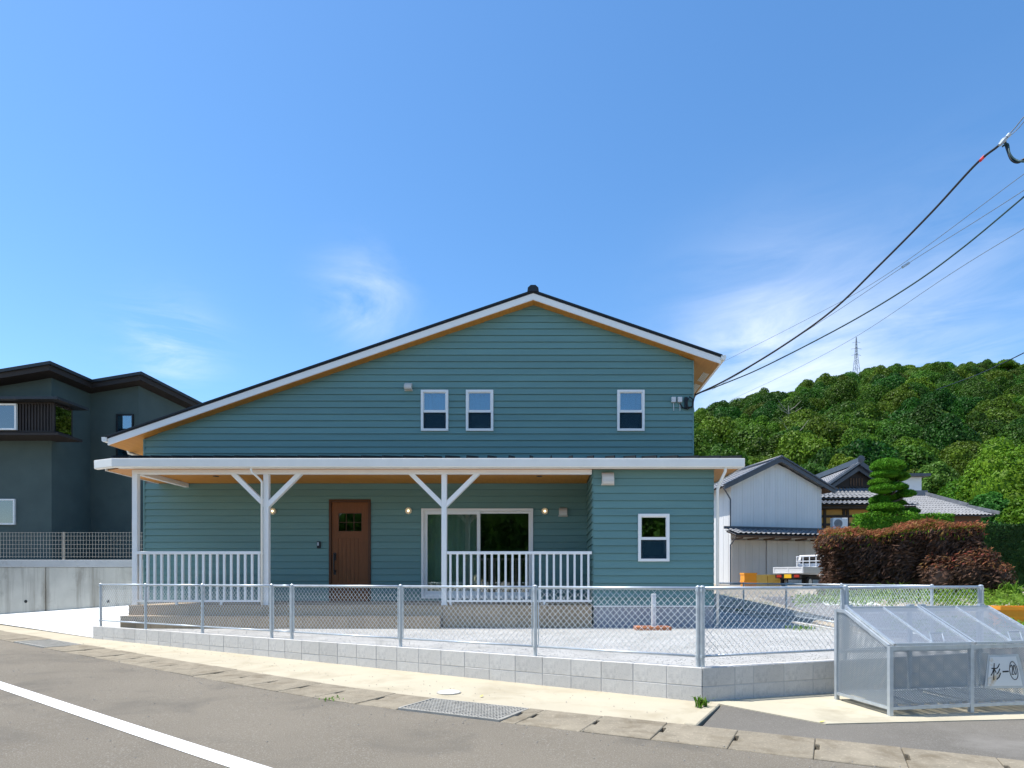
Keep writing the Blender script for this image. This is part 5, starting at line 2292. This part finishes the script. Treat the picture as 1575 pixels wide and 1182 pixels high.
q.build('pole', MAT['block'], up, smooth=True)
q = MB()
q.box(6.7, 8.0, 8.60, 8.68, 8.3, 8.4)
q.box(6.7, 8.0, 8.60, 8.68, 7.5, 7.6)
q.build('crossarm', MAT['galv_dark'], up)
q = MB()
q.tube([(7.35, 8.5, 6.2), (7.35, 8.5, 7.0)], .22, 14)
q.build('transformer', MAT['galv_dark'], up)


# ================================================================ VEGETATION


def leaf_quads(P, Nn, size, aspect=.6, jitter=.6, rng=RNG, align=None, droop=0):
    n = len(P)
    Nn = Nn + rng.normal(0, jitter, (n, 3))
    Nn /= np.linalg.norm(Nn, axis=1, keepdims=True) + 1e-9
    ref = rng.normal(0, 1, (n, 3)) if align is None else align + rng.normal(0, .28, (n, 3))
    T = ref - Nn * np.sum(ref * Nn, axis=1, keepdims=True)
    T /= np.linalg.norm(T, axis=1, keepdims=True) + 1e-9
    B = np.cross(Nn, T)
    L = (size * rng.uniform(.6, 1.25, n))[:, None]
    Wd = L * aspect
    bend = Nn * L * .18
    v = np.stack([P - T * L * .5, P + B * Wd * .5 - bend * 0, P + T * L * .5 - bend, P - B * Wd * .5], 1)
    f = np.arange(4 * n).reshape(n, 4)
    return v.reshape(-1, 3), f


def rand_dirs(n, rng=RNG, up=.0):
    d = rng.normal(0, 1, (n, 3))
    d[:, 2] += up
    return d / (np.linalg.norm(d, axis=1, keepdims=True) + 1e-9)


def ico(center, r, sub=2, rough=.15, seed=0):
    bm = bmesh.new()
    bmesh.ops.create_icosphere(bm, subdivisions=sub, radius=1)
    rr = random.Random(seed)
    vs = []
    for v in bm.verts:
        k = 1 + rr.uniform(-rough, rough)
        vs.append((center[0] + v.co.x * r[0] * k, center[1] + v.co.y * r[1] * k, center[2] + v.co.z * r[2] * k))
    fs = [tuple(v.index for v in f.verts) for f in bm.faces]
    bm.free()
    return vs, fs


def crown_cloud(lobes, n, size, rng, aspect=.65, jitter=.55, up=.35, shell=(.86, 1.08)):
    lobes_c = np.array([l[0] for l in lobes])
    lobes_r = np.array([l[1] for l in lobes])
    area = lobes_r[:, 0] * lobes_r[:, 1] + lobes_r[:, 0] * lobes_r[:, 2]
    idx = rng.choice(len(lobes), n, p=area / area.sum())
    d = rand_dirs(n, rng, up)
    P = lobes_c[idx] + d * lobes_r[idx] * rng.uniform(shell[0], shell[1], n)[:, None]
    keep = np.ones(n, bool)
    for k in range(len(lobes)):
        q = (P - lobes_c[k]) / lobes_r[k]
        keep &= ~((np.sum(q * q, 1) < .62) & (idx != k))
    return leaf_quads(P[keep], d[keep], size, aspect, jitter, rng)


def merge(parts):
    """list of (verts, faces) -> arrays; faces of mixed size are grouped by the caller"""
    V, F, b = [], [], 0
    for v, f in parts:
        v = np.asarray(v, float)
        V.append(v)
        F.append(np.asarray(f) + b)
        b += len(v)
    return np.concatenate(V), np.concatenate(F)


def tri2quad(f):
    f = np.asarray(f)
    return f


def crown_mesh(name, seed, rad, height, nl, nleaf, size, mat, core=.80, flat=1.0, base=.0, dome=True):
    """a crown of several lobes; hidden cores keep it dense"""
    rng = np.random.default_rng(seed)
    rr = random.Random(seed)
    lobes = []
    for k in range(nl):
        a = rr.uniform(0, 6.283)
        t = math.sqrt(rr.random())
        h = (1 - t * t * .75) * height * rr.uniform(.62, .95)
        if not dome:
            h = height * rr.uniform(.2, .95)
        lr = rad * (rr.uniform(.17, .33) if nl > 24 else rr.uniform(.24, .40))
        c = (math.cos(a) * t * rad * .78, math.sin(a) * t * rad * .78, base + h - lr * .4)
        lobes.append((c, (lr, lr, lr * .88 * flat)))
    lobes.append(((0, 0, base + height * .42), (rad * .74, rad * .74, height * .42)))
    v, f = crown_cloud(lobes, nleaf, size, rng)
    me = np_mesh(name, v, f)
    me.materials.append(mat)
    # dense cores
    vs, fs = [], []
    for k, (c, r) in enumerate(lobes):
        a, b = ico(c, tuple(x * core for x in r), 2 if k == nl else 1, .12, seed + k)
        fs += [tuple(i + len(vs) for i in t) for t in b]
        vs += a
    core_me = np_mesh(name + '_core', vs, fs, False)
    core_me.materials.append(mat)
    bm = bmesh.new()
    bm.from_mesh(me)
    bm.from_mesh(core_me)
    bm.to_mesh(me)
    bm.free()
    bpy.data.meshes.remove(core_me)
    return me


def trunk_mesh(name, h, r, seed, limbs=4, spread=1.6):
    rr = random.Random(seed)
    q = MB()
    top = Vector((rr.uniform(-.3, .3), rr.uniform(-.3, .3), h))
    mid = Vector((rr.uniform(-.15, .15), rr.uniform(-.15, .15), h * .5))
    q.tube([(0, 0, -1.0), mid, top], [r, r * .75, r * .35], 8, caps=False)
    for k in range(limbs):
        a = 6.283 * k / limbs + rr.uniform(-.4, .4)
        s = mid.lerp(top, rr.uniform(-.3, .6))
        e = s + Vector((math.cos(a) * spread, math.sin(a) * spread, h * .3))
        q.tube([s, s.lerp(e, .5) + Vector((0, 0, -.1)), e], [r * .45, r * .3, r * .12], 6, caps=False)
    me = q.mesh(name, True)
    me.materials.append(MAT['bark'])
    return me


# ---------------------------------------------------------------- wooded hill
PROF = [(560, 888), (640, 868), (720, 815), (800, 752), (900, 684), (1000, 648), (1066, 632), (1110, 622), (1160, 612), (1200, 603), (1250, 595), (1310, 577),
        (1370, 564), (1420, 557), (1470, 560), (1520, 564), (1575, 563), (1700, 582), (1900, 640), (2200, 745), (2500, 830)]
ZR = 235.0
Z0H = 58.0


def ridge_ang(u):
    x = 844 + 950 * u
    for (a, b), (c, d) in zip(PROF, PROF[1:]):
        if a <= x <= c:
            return (893 - (b + (d - b) * (x - a) / (c - a))) / 950
    return .004


def hill_z(x, y):
    if y < 40:
        return -3
    u = x / y
    H = max(0.0, ridge_ang(u) * ZR + EYE - 7.5)
    t = (y - Z0H) / (ZR - Z0H)
    if t <= 0:
        return .75 + t * 8
    if t <= 1:
        base = .75 + (H - .75) * (t ** .92)
    else:
        base = H - (y - ZR) * .35
    return base + 1.6 * math.sin(x * .09 + y * .05) * min(1, max(0, t * 3))


xs_ = np.linspace(-120, 420, 90)
ys_ = np.linspace(50, 400, 60)
hv = [(x, y, hill_z(x, y)) for y in ys_ for x in xs_]
nh = len(xs_)
hf = [(j * nh + i, j * nh + i + 1, (j + 1) * nh + i + 1, (j + 1) * nh + i) for j in range(len(ys_) - 1) for i in range(nh - 1)]
structure('hill', np_mesh('hill', hv, hf, True), MAT['hill'])

KINDS = [
    ('round dark evergreen broadleaf tree packed in the hillside forest', 'leaf_a', 4.6, 7.0),
    ('yellow-green broadleaf tree packed in the hillside forest', 'leaf_b', 4.4, 6.6),
    ('deep green spreading tree packed in the hillside forest', 'leaf_c', 4.9, 7.4),
]
protos = []
for ki, (lab, mt, rad, hgt) in enumerate(KINDS):
    for s in range(3):
        cm = crown_mesh('crown', 100 + ki * 10 + s, rad, hgt, 36, 20000, .34, MAT[mt], base=1.6)
        tm = trunk_mesh('trunk', 5.0, .26, 300 + ki * 10 + s)
        protos.append((ki, cm, tm))
rt = random.Random(21)
spots = []
tries = 0
while len(spots) < 292 and tries < 60000:
    tries += 1
    y = Z0H + 4 + (ZR + 8 - Z0H) * rt.random() ** .85
    u = rt.uniform(.205, .815)
    x = u * y
    sc = .84 + .45 * rt.random() - .04 * (y / ZR)
    if y < 75 and u > .62:
        continue
    ok = True
    for (a, b, s2) in spots:
        if (a - x) ** 2 + (b - y) ** 2 < (2.75 * (sc + s2)) ** 2 * (.58 if y > 120 else .5):
            ok = False
            break
    if ok:
        spots.append((x, y, sc))
for x, y, sc in spots:
    w = rt.random()
    nv = math.sin(x * .05 + 1.3) * .5 + math.sin(y * .06 + x * .02) * .5
    ki = 0 if w < .5 + nv * .2 else (1 if w < .80 + nv * .15 else 2)
    _, cm, tm = protos[ki * 3 + rt.randrange(3)]
    lab = KINDS[ki][0]
    o = thing('forest_tree', lab, 'tree', (x, y, hill_z(x, y) - 1.2 * sc), rt.uniform(0, 6.28), 'trees covering the hillside')
    hs_ = sc * rt.uniform(.9, 1.2)
    o.scale = (sc, sc, hs_)
    link('crown', cm, None, o, local=True)
    link('trunk', tm, None, o, local=True)

# the closed canopy between the single crowns: nobody could count its trees
rng = np.random.default_rng(31)
nc = 150000
cy_ = Z0H + (ZR + 12 - Z0H) * rng.random(nc) ** .75
cu_ = rng.uniform(.19, .84, nc)
cx_ = cu_ * cy_
hz_ = np.array([hill_z(a, b) for a, b in zip(cx_, cy_)])


def canopy_lift(x, y):
    b = np.abs(np.sin(x * .62 + 1.7 * np.sin(y * .23))) * np.abs(np.sin(y * .55 + 1.3 * np.sin(x * .31)))
    return 2.6 + 2.6 * np.sqrt(b) + .7 * np.sin(x * 1.9 + y * .7) * np.sin(y * 2.3)


e_ = .3
lift = canopy_lift(cx_, cy_)
dxl = (canopy_lift(cx_ + e_, cy_) - lift) / e_
dyl = (canopy_lift(cx_, cy_ + e_) - lift) / e_
CP = np.stack([cx_, cy_, hz_ + lift + rng.uniform(-.35, .25, nc)], 1)
CN = np.stack([-dxl, -dyl - .45, np.ones(nc)], 1)
CN /= np.linalg.norm(CN, axis=1, keepdims=True)
v, f = leaf_quads(CP, CN, .52, .65, .45, rng)
o = link('forest', np_mesh('forest', v, f), MAT['leaf_a'])
tag(o, 'closed green forest canopy between the single crowns on the hill', 'forest', kind='stuff')
xs2, ys2 = np.linspace(8, 215, 130), np.linspace(Z0H, ZR + 14, 90)
hv = [(x, y, hill_z(x, y) + float(canopy_lift(x, y)) - .7) for y in ys2 for x in xs2]
n2 = len(xs2)
hf = [(j * n2 + i, j * n2 + i + 1, (j + 1) * n2 + i + 1, (j + 1) * n2 + i) for j in range(len(ys2) - 1) for i in range(n2 - 1)
      if .17 < xs2[i] / ys2[j] < .86]
o = link('undergrowth', np_mesh('undergrowth', hv, hf, True), MAT['leaf_c'])
tag(o, 'dark undergrowth beneath the forest canopy on the hill', 'undergrowth', kind='stuff')

# lone tree on the ridge, pale dead trunks, nearer bright trees
o = thing('ridge_tree', 'pale green tree standing clear of the ridge line below the dark wire', 'tree', (170, 230, hill_z(170, 230)), 0)
link('crown', crown_mesh('crown', 77, 4.2, 3.6, 26, 5200, .45, MAT['leaf_b'], base=5.2, flat=.7), None, o, local=True)
link('trunk', trunk_mesh('trunk', 8, .4, 78), None, o, local=True)
for k, (px, py, yd, h) in enumerate(((1212, 690, 108, 7.5), (1222, 745, 92, 8))):
    x = (px - 844) / 950 * yd
    zb = EYE + (893 - py) / 950 * yd
    o = thing('dead_tree', ('bare pale dead tree rising among the dark trees on the hill', 'thin pale bare trunk just above the shed roof ridge')[k], 'tree', (x, yd, zb))
    rr = random.Random(k + 3)
    q = MB()
    q.tube([(0, 0, -4), (.2, 0, h * .5), (.1, 0, h)], [.22, .16, .05], 6)
    q.build('trunk', MAT['deadwood'], o, local=True)
    for j in range(7):
        z = h * rr.uniform(.4, .95)
        a = rr.choice((0, 3.14)) + rr.uniform(-.5, .5)
        e = Vector((.15 + math.cos(a) * rr.uniform(1, 2.4), math.sin(a) * .5, z + rr.uniform(1.0, 2.6)))
        q = MB()
        q.tube([(.15, 0, z), tuple(Vector((.15, 0, z)).lerp(e, .5) + Vector((0, 0, -.2))), tuple(e)], [.08, .06, .025], 5)
        q.build('limb', MAT['deadwood'], o, local=True)

NEAR = [  # px, y, crown centre py, radius, height, material, label
    (1552, 47, 742, 4.3, 7.6, 'leaf_near', 'large bright yellow-green tree at the photo edge above the dark hedge'),
    (1487, 50, 768, 2.9, 4.8, 'leaf_near', 'bright green tree between the tiled wing roof and the large edge tree'),
    (1438, 54, 742, 2.5, 4.2, 'leaf_near2', 'small rounded mid-green tree just right of the white block'),
    (1520, 44, 790, 2.2, 3.2, 'leaf_near2', 'low bushy tree over the end of the tiled wing roof'),
    (1585, 42, 800, 2.6, 3.6, 'leaf_near', 'low bright bush above the dark clipped hedge at the edge'),
    (1245, 60, 740, 2.8, 4.5, 'leaf_near2', 'light green tree showing over the right slope of the shed roof'),
    (1300, 62, 728, 2.6, 4.2, 'leaf_b', 'olive tree showing between shed roof and tiled gable'),
    (1115, 60, 714, 2.8, 4.5, 'leaf_b', 'light olive tree top over the left end of the shed roof'),
]
for k, (px, yd, py, rad, hgt, mt, lab) in enumerate(NEAR):
    x = (px - 844) / 950 * yd
    zc = EYE + (893 - py) / 950 * yd
    z0 = .75
    base = zc - hgt / 2 - z0
    o = thing('broadleaf_tree', lab, 'tree', (x, yd, z0))
    link('crown', crown_mesh('crown', 500 + k, rad, hgt, 26, 13000, .25 if yd < 55 else .32, MAT[mt], base=base, dome=True), None, o, local=True)
    link('trunk', trunk_mesh('trunk', base + hgt * .5, .20, 520 + k), None, o, local=True)

# ---------------------------------------------------------------- clipped pine (layered pads)
PY_ = 26.5
pine = thing('clipped_pine', 'cloud-pruned pine with stacked rounded green pads behind the red hedge', 'tree', ((1366 - 844) / 950 * PY_, PY_, .6))
pads = [(560, 128, 232, 105, 0), (545, 190, 205, 62, 0), (672, 205, 108, 60, .1), (610, 240, 160, 56, .5), (480, 258, 150, 56, -.2), (668, 285, 92, 46, .1), (490, 305, 172, 72, -.3), (602, 288, 100, 52, -.3),
        (688, 338, 130, 52, -.1), (600, 350, 180, 54, .3), (488, 388, 140, 68, -.1), (648, 402, 120, 50, .2), (560, 395, 150, 60, .5), (506, 448, 232, 76, -.35), (655, 450, 100, 60, .3), (725, 470, 110, 46, -.1)]
pk = 950 / PY_
for k, (cx, cy, w, h, dy) in enumerate(pads):
    px, py = 1250 + cx / 4.846, 690 + cy / 4.846
    c = ((px - 844) / pk, PY_ + dy, EYE + (893 - py) / pk)
    rw, rh = w / 4.846 / 2 / pk * 1.04, h / 4.846 / 2 / pk * 1.2
    rng = np.random.default_rng(900 + k)
    n = int(2600 * (rw / .5) ** 1.5) + 500
    d = rand_dirs(n, rng, .3)
    shape = d.copy()
    shape[:, 2] = np.where(shape[:, 2] < 0, shape[:, 2] * .55, shape[:, 2])
    P = np.array(c) + shape * np.array([rw, max(rw * .8, .3), rh]) * rng.uniform(.86, 1.05, n)[:, None] - np.array([0, 0, rh * .2])
    al = d + np.array([0, 0, .9])
    v, f = leaf_quads(P, rand_dirs(n, rng), .12, .18, .5, rng, align=al)
    me = np_mesh('foliage_pad', v, f)
    a, b = ico((c[0], c[1], c[2] - rh * .2), (rw * .88, max(rw * .8, .3) * .88, rh * .86), 2, .04, k)
    cme = np_mesh('pad_core', a, b)
    bm = bmesh.new()
    bm.from_mesh(me)
    bm.from_mesh(cme)
    bm.to_mesh(me)
    bm.free()
    bpy.data.meshes.remove(cme)
    link('foliage_pad', me, MAT['leaf_pine'], pine)
q = MB()
tx = (1366 - 844) / pk
q.tube([(tx, PY_ + .1, .4), (tx - .1, PY_ + .15, 2.5), (tx + .05, PY_ + .1, 4.2), (tx, PY_, 5.6)], [.16, .13, .10, .05], 8)
for k, (cx, cy, w, h, dy) in enumerate(pads):
    px, py = 1250 + cx / 4.846, 690 + cy / 4.846
    c = ((px - 844) / pk, PY_ + dy, EYE + (893 - py) / pk - .08)
    q.tube([(tx, PY_ + .1, c[2] - .35), (tx + (c[0] - tx) * .6, PY_ + dy * .6, c[2] - .2), c], [.055, .045, .02], 6)
q.build('trunk', MAT['bark'], pine, smooth=True)


# ---------------------------------------------------------------- hedges
def hedge_surface(x0, x1, y0, y1, z0, z1, n, rng, bulge=.12, seed=0):
    """points and normals over the front, top and ends of a clipped block"""
    areas = np.array([(x1 - x0) * (z1 - z0), (x1 - x0) * (y1 - y0), (y1 - y0) * (z1 - z0), (y1 - y0) * (z1 - z0)])
    idx = rng.choice(4, n, p=areas / areas.sum())
    a, b = rng.random(n), rng.random(n)
    P = np.zeros((n, 3))
    Nn = np.zeros((n, 3))
    m = idx == 0
    P[m] = np.stack([x0 + a[m] * (x1 - x0), np.full(m.sum(), y0), z0 + b[m] * (z1 - z0)], 1)
    Nn[m] = (0, -1, .1)
    m = idx == 1
    P[m] = np.stack([x0 + a[m] * (x1 - x0), y0 + b[m] * (y1 - y0), np.full(m.sum(), z1)], 1)
    Nn[m] = (0, 0, 1)
    m = idx == 2
    P[m] = np.stack([np.full(m.sum(), x0), y0 + a[m] * (y1 - y0), z0 + b[m] * (z1 - z0)], 1)
    Nn[m] = (-1, 0, .1)
    m = idx == 3
    P[m] = np.stack([np.full(m.sum(), x1), y0 + a[m] * (y1 - y0), z0 + b[m] * (z1 - z0)], 1)
    Nn[m] = (1, 0, .1)
    wob = bulge * (np.sin(P[:, 0] * 1.9 + seed) * np.sin(P[:, 2] * 2.3 + seed * 2) + .6 * np.sin(P[:, 0] * 4.7 + P[:, 1] * 2))
    return P + Nn * wob[:, None], Nn, idx


def box_core(mb, x0, x1, y0, y1, z0, z1, nx=10, nz=5):
    return mb.box(x0, x1, y0, y1, z0, z1)


HY0, HY1 = 22.0, 23.3
hx0, hx1 = (1283 - 844) / 950 * HY0, (1514 - 844) / 950 * HY0
hz0, hz1 = .35, 2.50
rh = thing('red_hedge', 'clipped hedge of dark reddish-brown foliage with red tips behind the side fence', 'hedge', ((hx0 + hx1) / 2, 23, .4))
rng = np.random.default_rng(5)
P, Nn, idx = hedge_surface(hx0, hx1, HY0, HY1, hz0, hz1, 15000, rng, .14, 1)
top_slope = lambda P: (P[:, 0] - hx0) / (hx1 - hx0) * .42 * np.clip(P[:, 2] / hz1, 0, 1)
P[:, 2] += top_slope(P)
P += Nn * rng.uniform(-.10, .10, len(P))[:, None]
m = (idx != 1) & (P[:, 2] < hz1 - .08 + (P[:, 0] - hx0) / (hx1 - hx0) * .42)
al = np.tile(np.array([[.9, -.25, .55]]), (m.sum(), 1))
al[:, 2] += .5 * np.sin(P[m][:, 0] * 2.1 + P[m][:, 2] * 1.7)
v, f = leaf_quads(P[m], Nn[m], .25, .20, .55, rng, align=al)
link('foliage', np_mesh('foliage', v, f), MAT['leaf_red'], rh)
P2, N2, i2 = hedge_surface(hx0 - .05, hx1 + .05, HY0 - .08, HY1, hz1 - .42, hz1 + .06, 6500, rng, .12, 1)
P2[:, 2] += (P2[:, 0] - hx0) / (hx1 - hx0) * .42
k_ = (i2 == 1) | (rng.random(len(P2)) < .22)
P2, N2 = P2[k_], N2[k_]
al = np.tile(np.array([[.35, -.25, 1.0]]), (len(P2), 1))
v, f = leaf_quads(P2 + rng.normal(0, .05, P2.shape) + np.array([0, 0, .04]), N2, .17, .22, .7, rng, align=al)
link('red_tips', np_mesh('red_tips', v, f), MAT['leaf_redtop'], rh)
k_ = rng.random(len(P2)) < .18
v, f = leaf_quads(P2[k_] + np.array([0, -.03, -.05]), N2[k_], .13, .4, .7, rng, align=al[k_])
link('green_sprigs', np_mesh('green_sprigs', v, f), MAT['leaf_near'], rh)
q = MB()
q.hexa([(hx0 + .16, HY0 + .16, hz0), (hx1 - .16, HY0 + .16, hz0), (hx1 - .16, HY1 - .1, hz0), (hx0 + .16, HY1 - .1, hz0),
        (hx0 + .16, HY0 + .16, hz1 - .16), (hx1 - .16, HY0 + .16, hz1 + .24), (hx1 - .16, HY1 - .1, hz1 + .24), (hx0 + .16, HY1 - .1, hz1 - .16)])
q.build('inner_branches', MAT['leaf_red'], rh)
# lower loose bush at its right end
bx0 = (1452 - 844) / 950 * 21.2
bush = thing('red_bush', 'loose reddish bush spilling forward at the right end of the red hedge', 'bush', (bx0 + 1.2, 21.4, .3))
lobes = [((bx0 + .2, 21.85, .9), (.8, .5, .8)), ((bx0 + 1.2, 21.75, 1.0), (.9, .5, .75)), ((bx0 + 2.0, 21.8, .9), (.7, .6, .62)), ((bx0 + 1.6, 21.95, 1.4), (.75, .5, .6))]
rng = np.random.default_rng(6)
lc = np.array([l[0] for l in lobes])
lr_ = np.array([l[1] for l in lobes])
ii = rng.integers(0, 4, 5200)
d = rand_dirs(5200, rng, .2)
P = lc[ii] + d * lr_[ii] * rng.uniform(.72, 1.25, 5200)[:, None]
v, f = leaf_quads(P, d, .20, .20, .6, rng, align=np.tile(np.array([[.9, -.2, .3]]), (5200, 1)))
link('foliage', np_mesh('foliage', v, f), MAT['leaf_red'], bush)
t_ = (d[:, 2] > .45) & (rng.random(5200) < .5)
v, f = leaf_quads(P[t_] + np.array([0, -.02, .05]), d[t_], .17, .22, .7, rng, align=np.tile(np.array([[.6, -.3, .7]]), (t_.sum(), 1)))
link('red_tips', np_mesh('red_tips', v, f), MAT['leaf_redtop'], bush)
vs, fs = [], []
for k, (c, r) in enumerate(lobes):
    a, b = ico(c, tuple(x * .8 for x in r), 2, .08, k)
    fs += [tuple(i + len(vs) for i in t) for t in b]
    vs += a
link('inner_branches', np_mesh('inner_branches', vs, fs), MAT['leaf_red'], bush)


def green_hedge(name, label, x0, x1, y0, y1, z0, z1, n, size, mat, seed):
    rng = np.random.default_rng(seed)
    h = thing(name, label, 'hedge', ((x0 + x1) / 2, (y0 + y1) / 2, z0))
    P, Nn, idx = hedge_surface(x0, x1, y0, y1, z0, z1, n, rng, .06, seed)
    P += Nn * rng.uniform(-.06, .06, n)[:, None]
    v, f = leaf_quads(P, Nn, size, .55, .8, rng)
    link('foliage', np_mesh('foliage', v, f), MAT[mat], h)
    q = MB()
    q.box(x0 + .09, x1 - .09, y0 + .09, y1 - .09, z0, z1 - .09)
    q.build('inner_branches', MAT[mat], h)


k30 = 950 / 28.0
green_hedge('dark_hedge', 'tall dark green clipped hedge right of the red hedge', (1512 - 844) / k30, (1600 - 844) / k30 + 2, 28, 29.6, .5, EYE + (893 - 806) / k30, 9000, .11, 'leaf_hedge', 11)
k26 = 950 / 25.6
green_hedge('clipped_hedge', 'narrow bright green clipped hedge at the foot of the pruned pine', (1325 - 844) / k26, (1468 - 844) / k26, 25.6, 26.4, 1.2, EYE + (893 - 790) / k26, 9000, .10, 'leaf_pine', 12)

# weeds under the hedge and along the far fence: nobody could count the blades
rng = np.random.default_rng(15)
WP = []
for k in range(7000):
    x = rng.uniform(6.6, 17)
    y = rng.uniform(17.0, 21.6) if rng.random() < .75 else rng.uniform(10, 13)
    u = x / y
    if u < .40 or u > .85:
        continue
    dens = math.sin(x * 1.7) * math.sin(y * 1.3 + x) + .5 * (u - .45) * 6
    if dens < rng.uniform(-.2, .9):
        continue
    if y < 13 and u < .55:
        continue
    WP.append((x, y, G(x, y) + rng.uniform(.02, .22) * (1.5 if y > 20 else 1)))
WP = np.array(WP)
WP = np.repeat(WP, 3, 0) + rng.normal(0, .06, (len(WP) * 3, 3)) * np.array([1, 1, .6])
v, f = leaf_quads(WP, np.tile(np.array([[0, -.3, .8]]), (len(WP), 1)), .12, .4, .8, rng)
o = link('weeds', np_mesh('weeds', v, f), MAT['leaf_weed'])
tag(o, 'green weeds along the foot of the red hedge and lane', 'weeds', kind='stuff')
for k, (px, yd, h, lab) in enumerate(((1288, 20.9, .45, 'pale green weed clump at the foot of the red hedge nearest the truck'), (1378, 21.2, .75, 'tall bright green weed growing up in front of the red hedge'), (1332, 21.1, .35, 'small green weed clump low in front of the red hedge'), (1555, 20.8, .8, 'bright weeds in front of the dark hedge at the photo edge'))):
    x = (px - 844) / 950 * yd
    o = tuft('weed', (x, yd, G(x, yd)), 70, h, .035, lab, 'weed', .22)

# trees across the road behind the camera: they show as dark reflections in the glass
rng = np.random.default_rng(44)
lobes = []
for k in range(26):
    lobes.append(((-30 + k * 2.3 + rng.uniform(-1, 1), -24 + rng.uniform(-2, 2), rng.uniform(2.0, 3.0)), (rng.uniform(2, 3), 2.0, rng.uniform(2.5, 3.5))))
    lobes.append(((-30 + k * 2.3 + rng.uniform(-1, 1), -24.5 + rng.uniform(-2, 2), rng.uniform(5.6, 7.6)), (rng.uniform(1.8, 2.8), 2.0, rng.uniform(1.8, 2.8))))
    lobes.append(((-30 + k * 2.3, -25.5, 4.6), (2.4, 1.5, 3.4)))
v, f = crown_cloud(lobes, 26000, .55, rng)
vs, fs = [], []
me = np_mesh('treeline', v, f)
for k, (c, r) in enumerate(lobes):
    a, b = ico(c, tuple(x * .8 for x in r), 1, .1, k)
    fs += [tuple(i + len(vs) for i in t) for t in b]
    vs += a
cme = np_mesh('tmp', vs, fs)
bm = bmesh.new()
bm.from_mesh(me)
bm.from_mesh(cme)
bm.to_mesh(me)
bm.free()
bpy.data.meshes.remove(cme)
o = link('treeline', me, MAT['leaf_c'])
tag(o, 'green trees across the road mirrored in the patio glass', 'trees', kind='stuff')

# ---------------------------------------------------------------- pylon on the ridge
PYD = 300.0
pxx = (1317 - 844) / 950 * PYD
ptop = EYE + (893 - 519) / 950 * PYD
H_ = 34.0
pb = ptop - H_
pyl = thing('pylon', 'distant steel lattice pylon standing behind the wooded ridge', 'pylon', (pxx, PYD, pb))
for sx in (-1, 1):
    for sy in (-1, 1):
        q = MB()
        q.tube([(pxx + sx * 2.6, PYD + sy * 2.6, pb), (pxx + sx * .55, PYD + sy * .55, pb + H_ * .72), (pxx + sx * .12, PYD + sy * .12, pb + H_)], [.16, .12, .09], 5)
        q.build('leg', MAT['pylon'], pyl)
q = MB()
nseg = 11


def pw(t):
    return 2.6 + (.55 - 2.6) * t / .72 if t < .72 else .55 + (.12 - .55) * (t - .72) / .28


for k in range(nseg):
    t0, t1 = k / nseg, (k + 1) / nseg
    a, b = pw(t0), pw(t1)
    for sy in (-1, 1):
        q.tube([(pxx - a, PYD + sy * a, pb + H_ * t0), (pxx + b, PYD + sy * b, pb + H_ * t1)], .07, 4)
        q.tube([(pxx + a, PYD + sy * a, pb + H_ * t0), (pxx - b, PYD + sy * b, pb + H_ * t1)], .07, 4)
        q.tube([(pxx - b, PYD + sy * b, pb + H_ * t1), (pxx + b, PYD + sy * b, pb + H_ * t1)], .06, 4)
q.build('bracing', MAT['pylon'], pyl)
for zz, w in ((.74, 2.3), (.83, 2.6), (.92, 1.9)):
    q = MB()
    q.tube([(pxx - w, PYD, pb + H_ * zz), (pxx, PYD, pb + H_ * zz + .5), (pxx + w, PYD, pb + H_ * zz)], .09, 4)
    q.build('crossarm', MAT['pylon'], pyl)
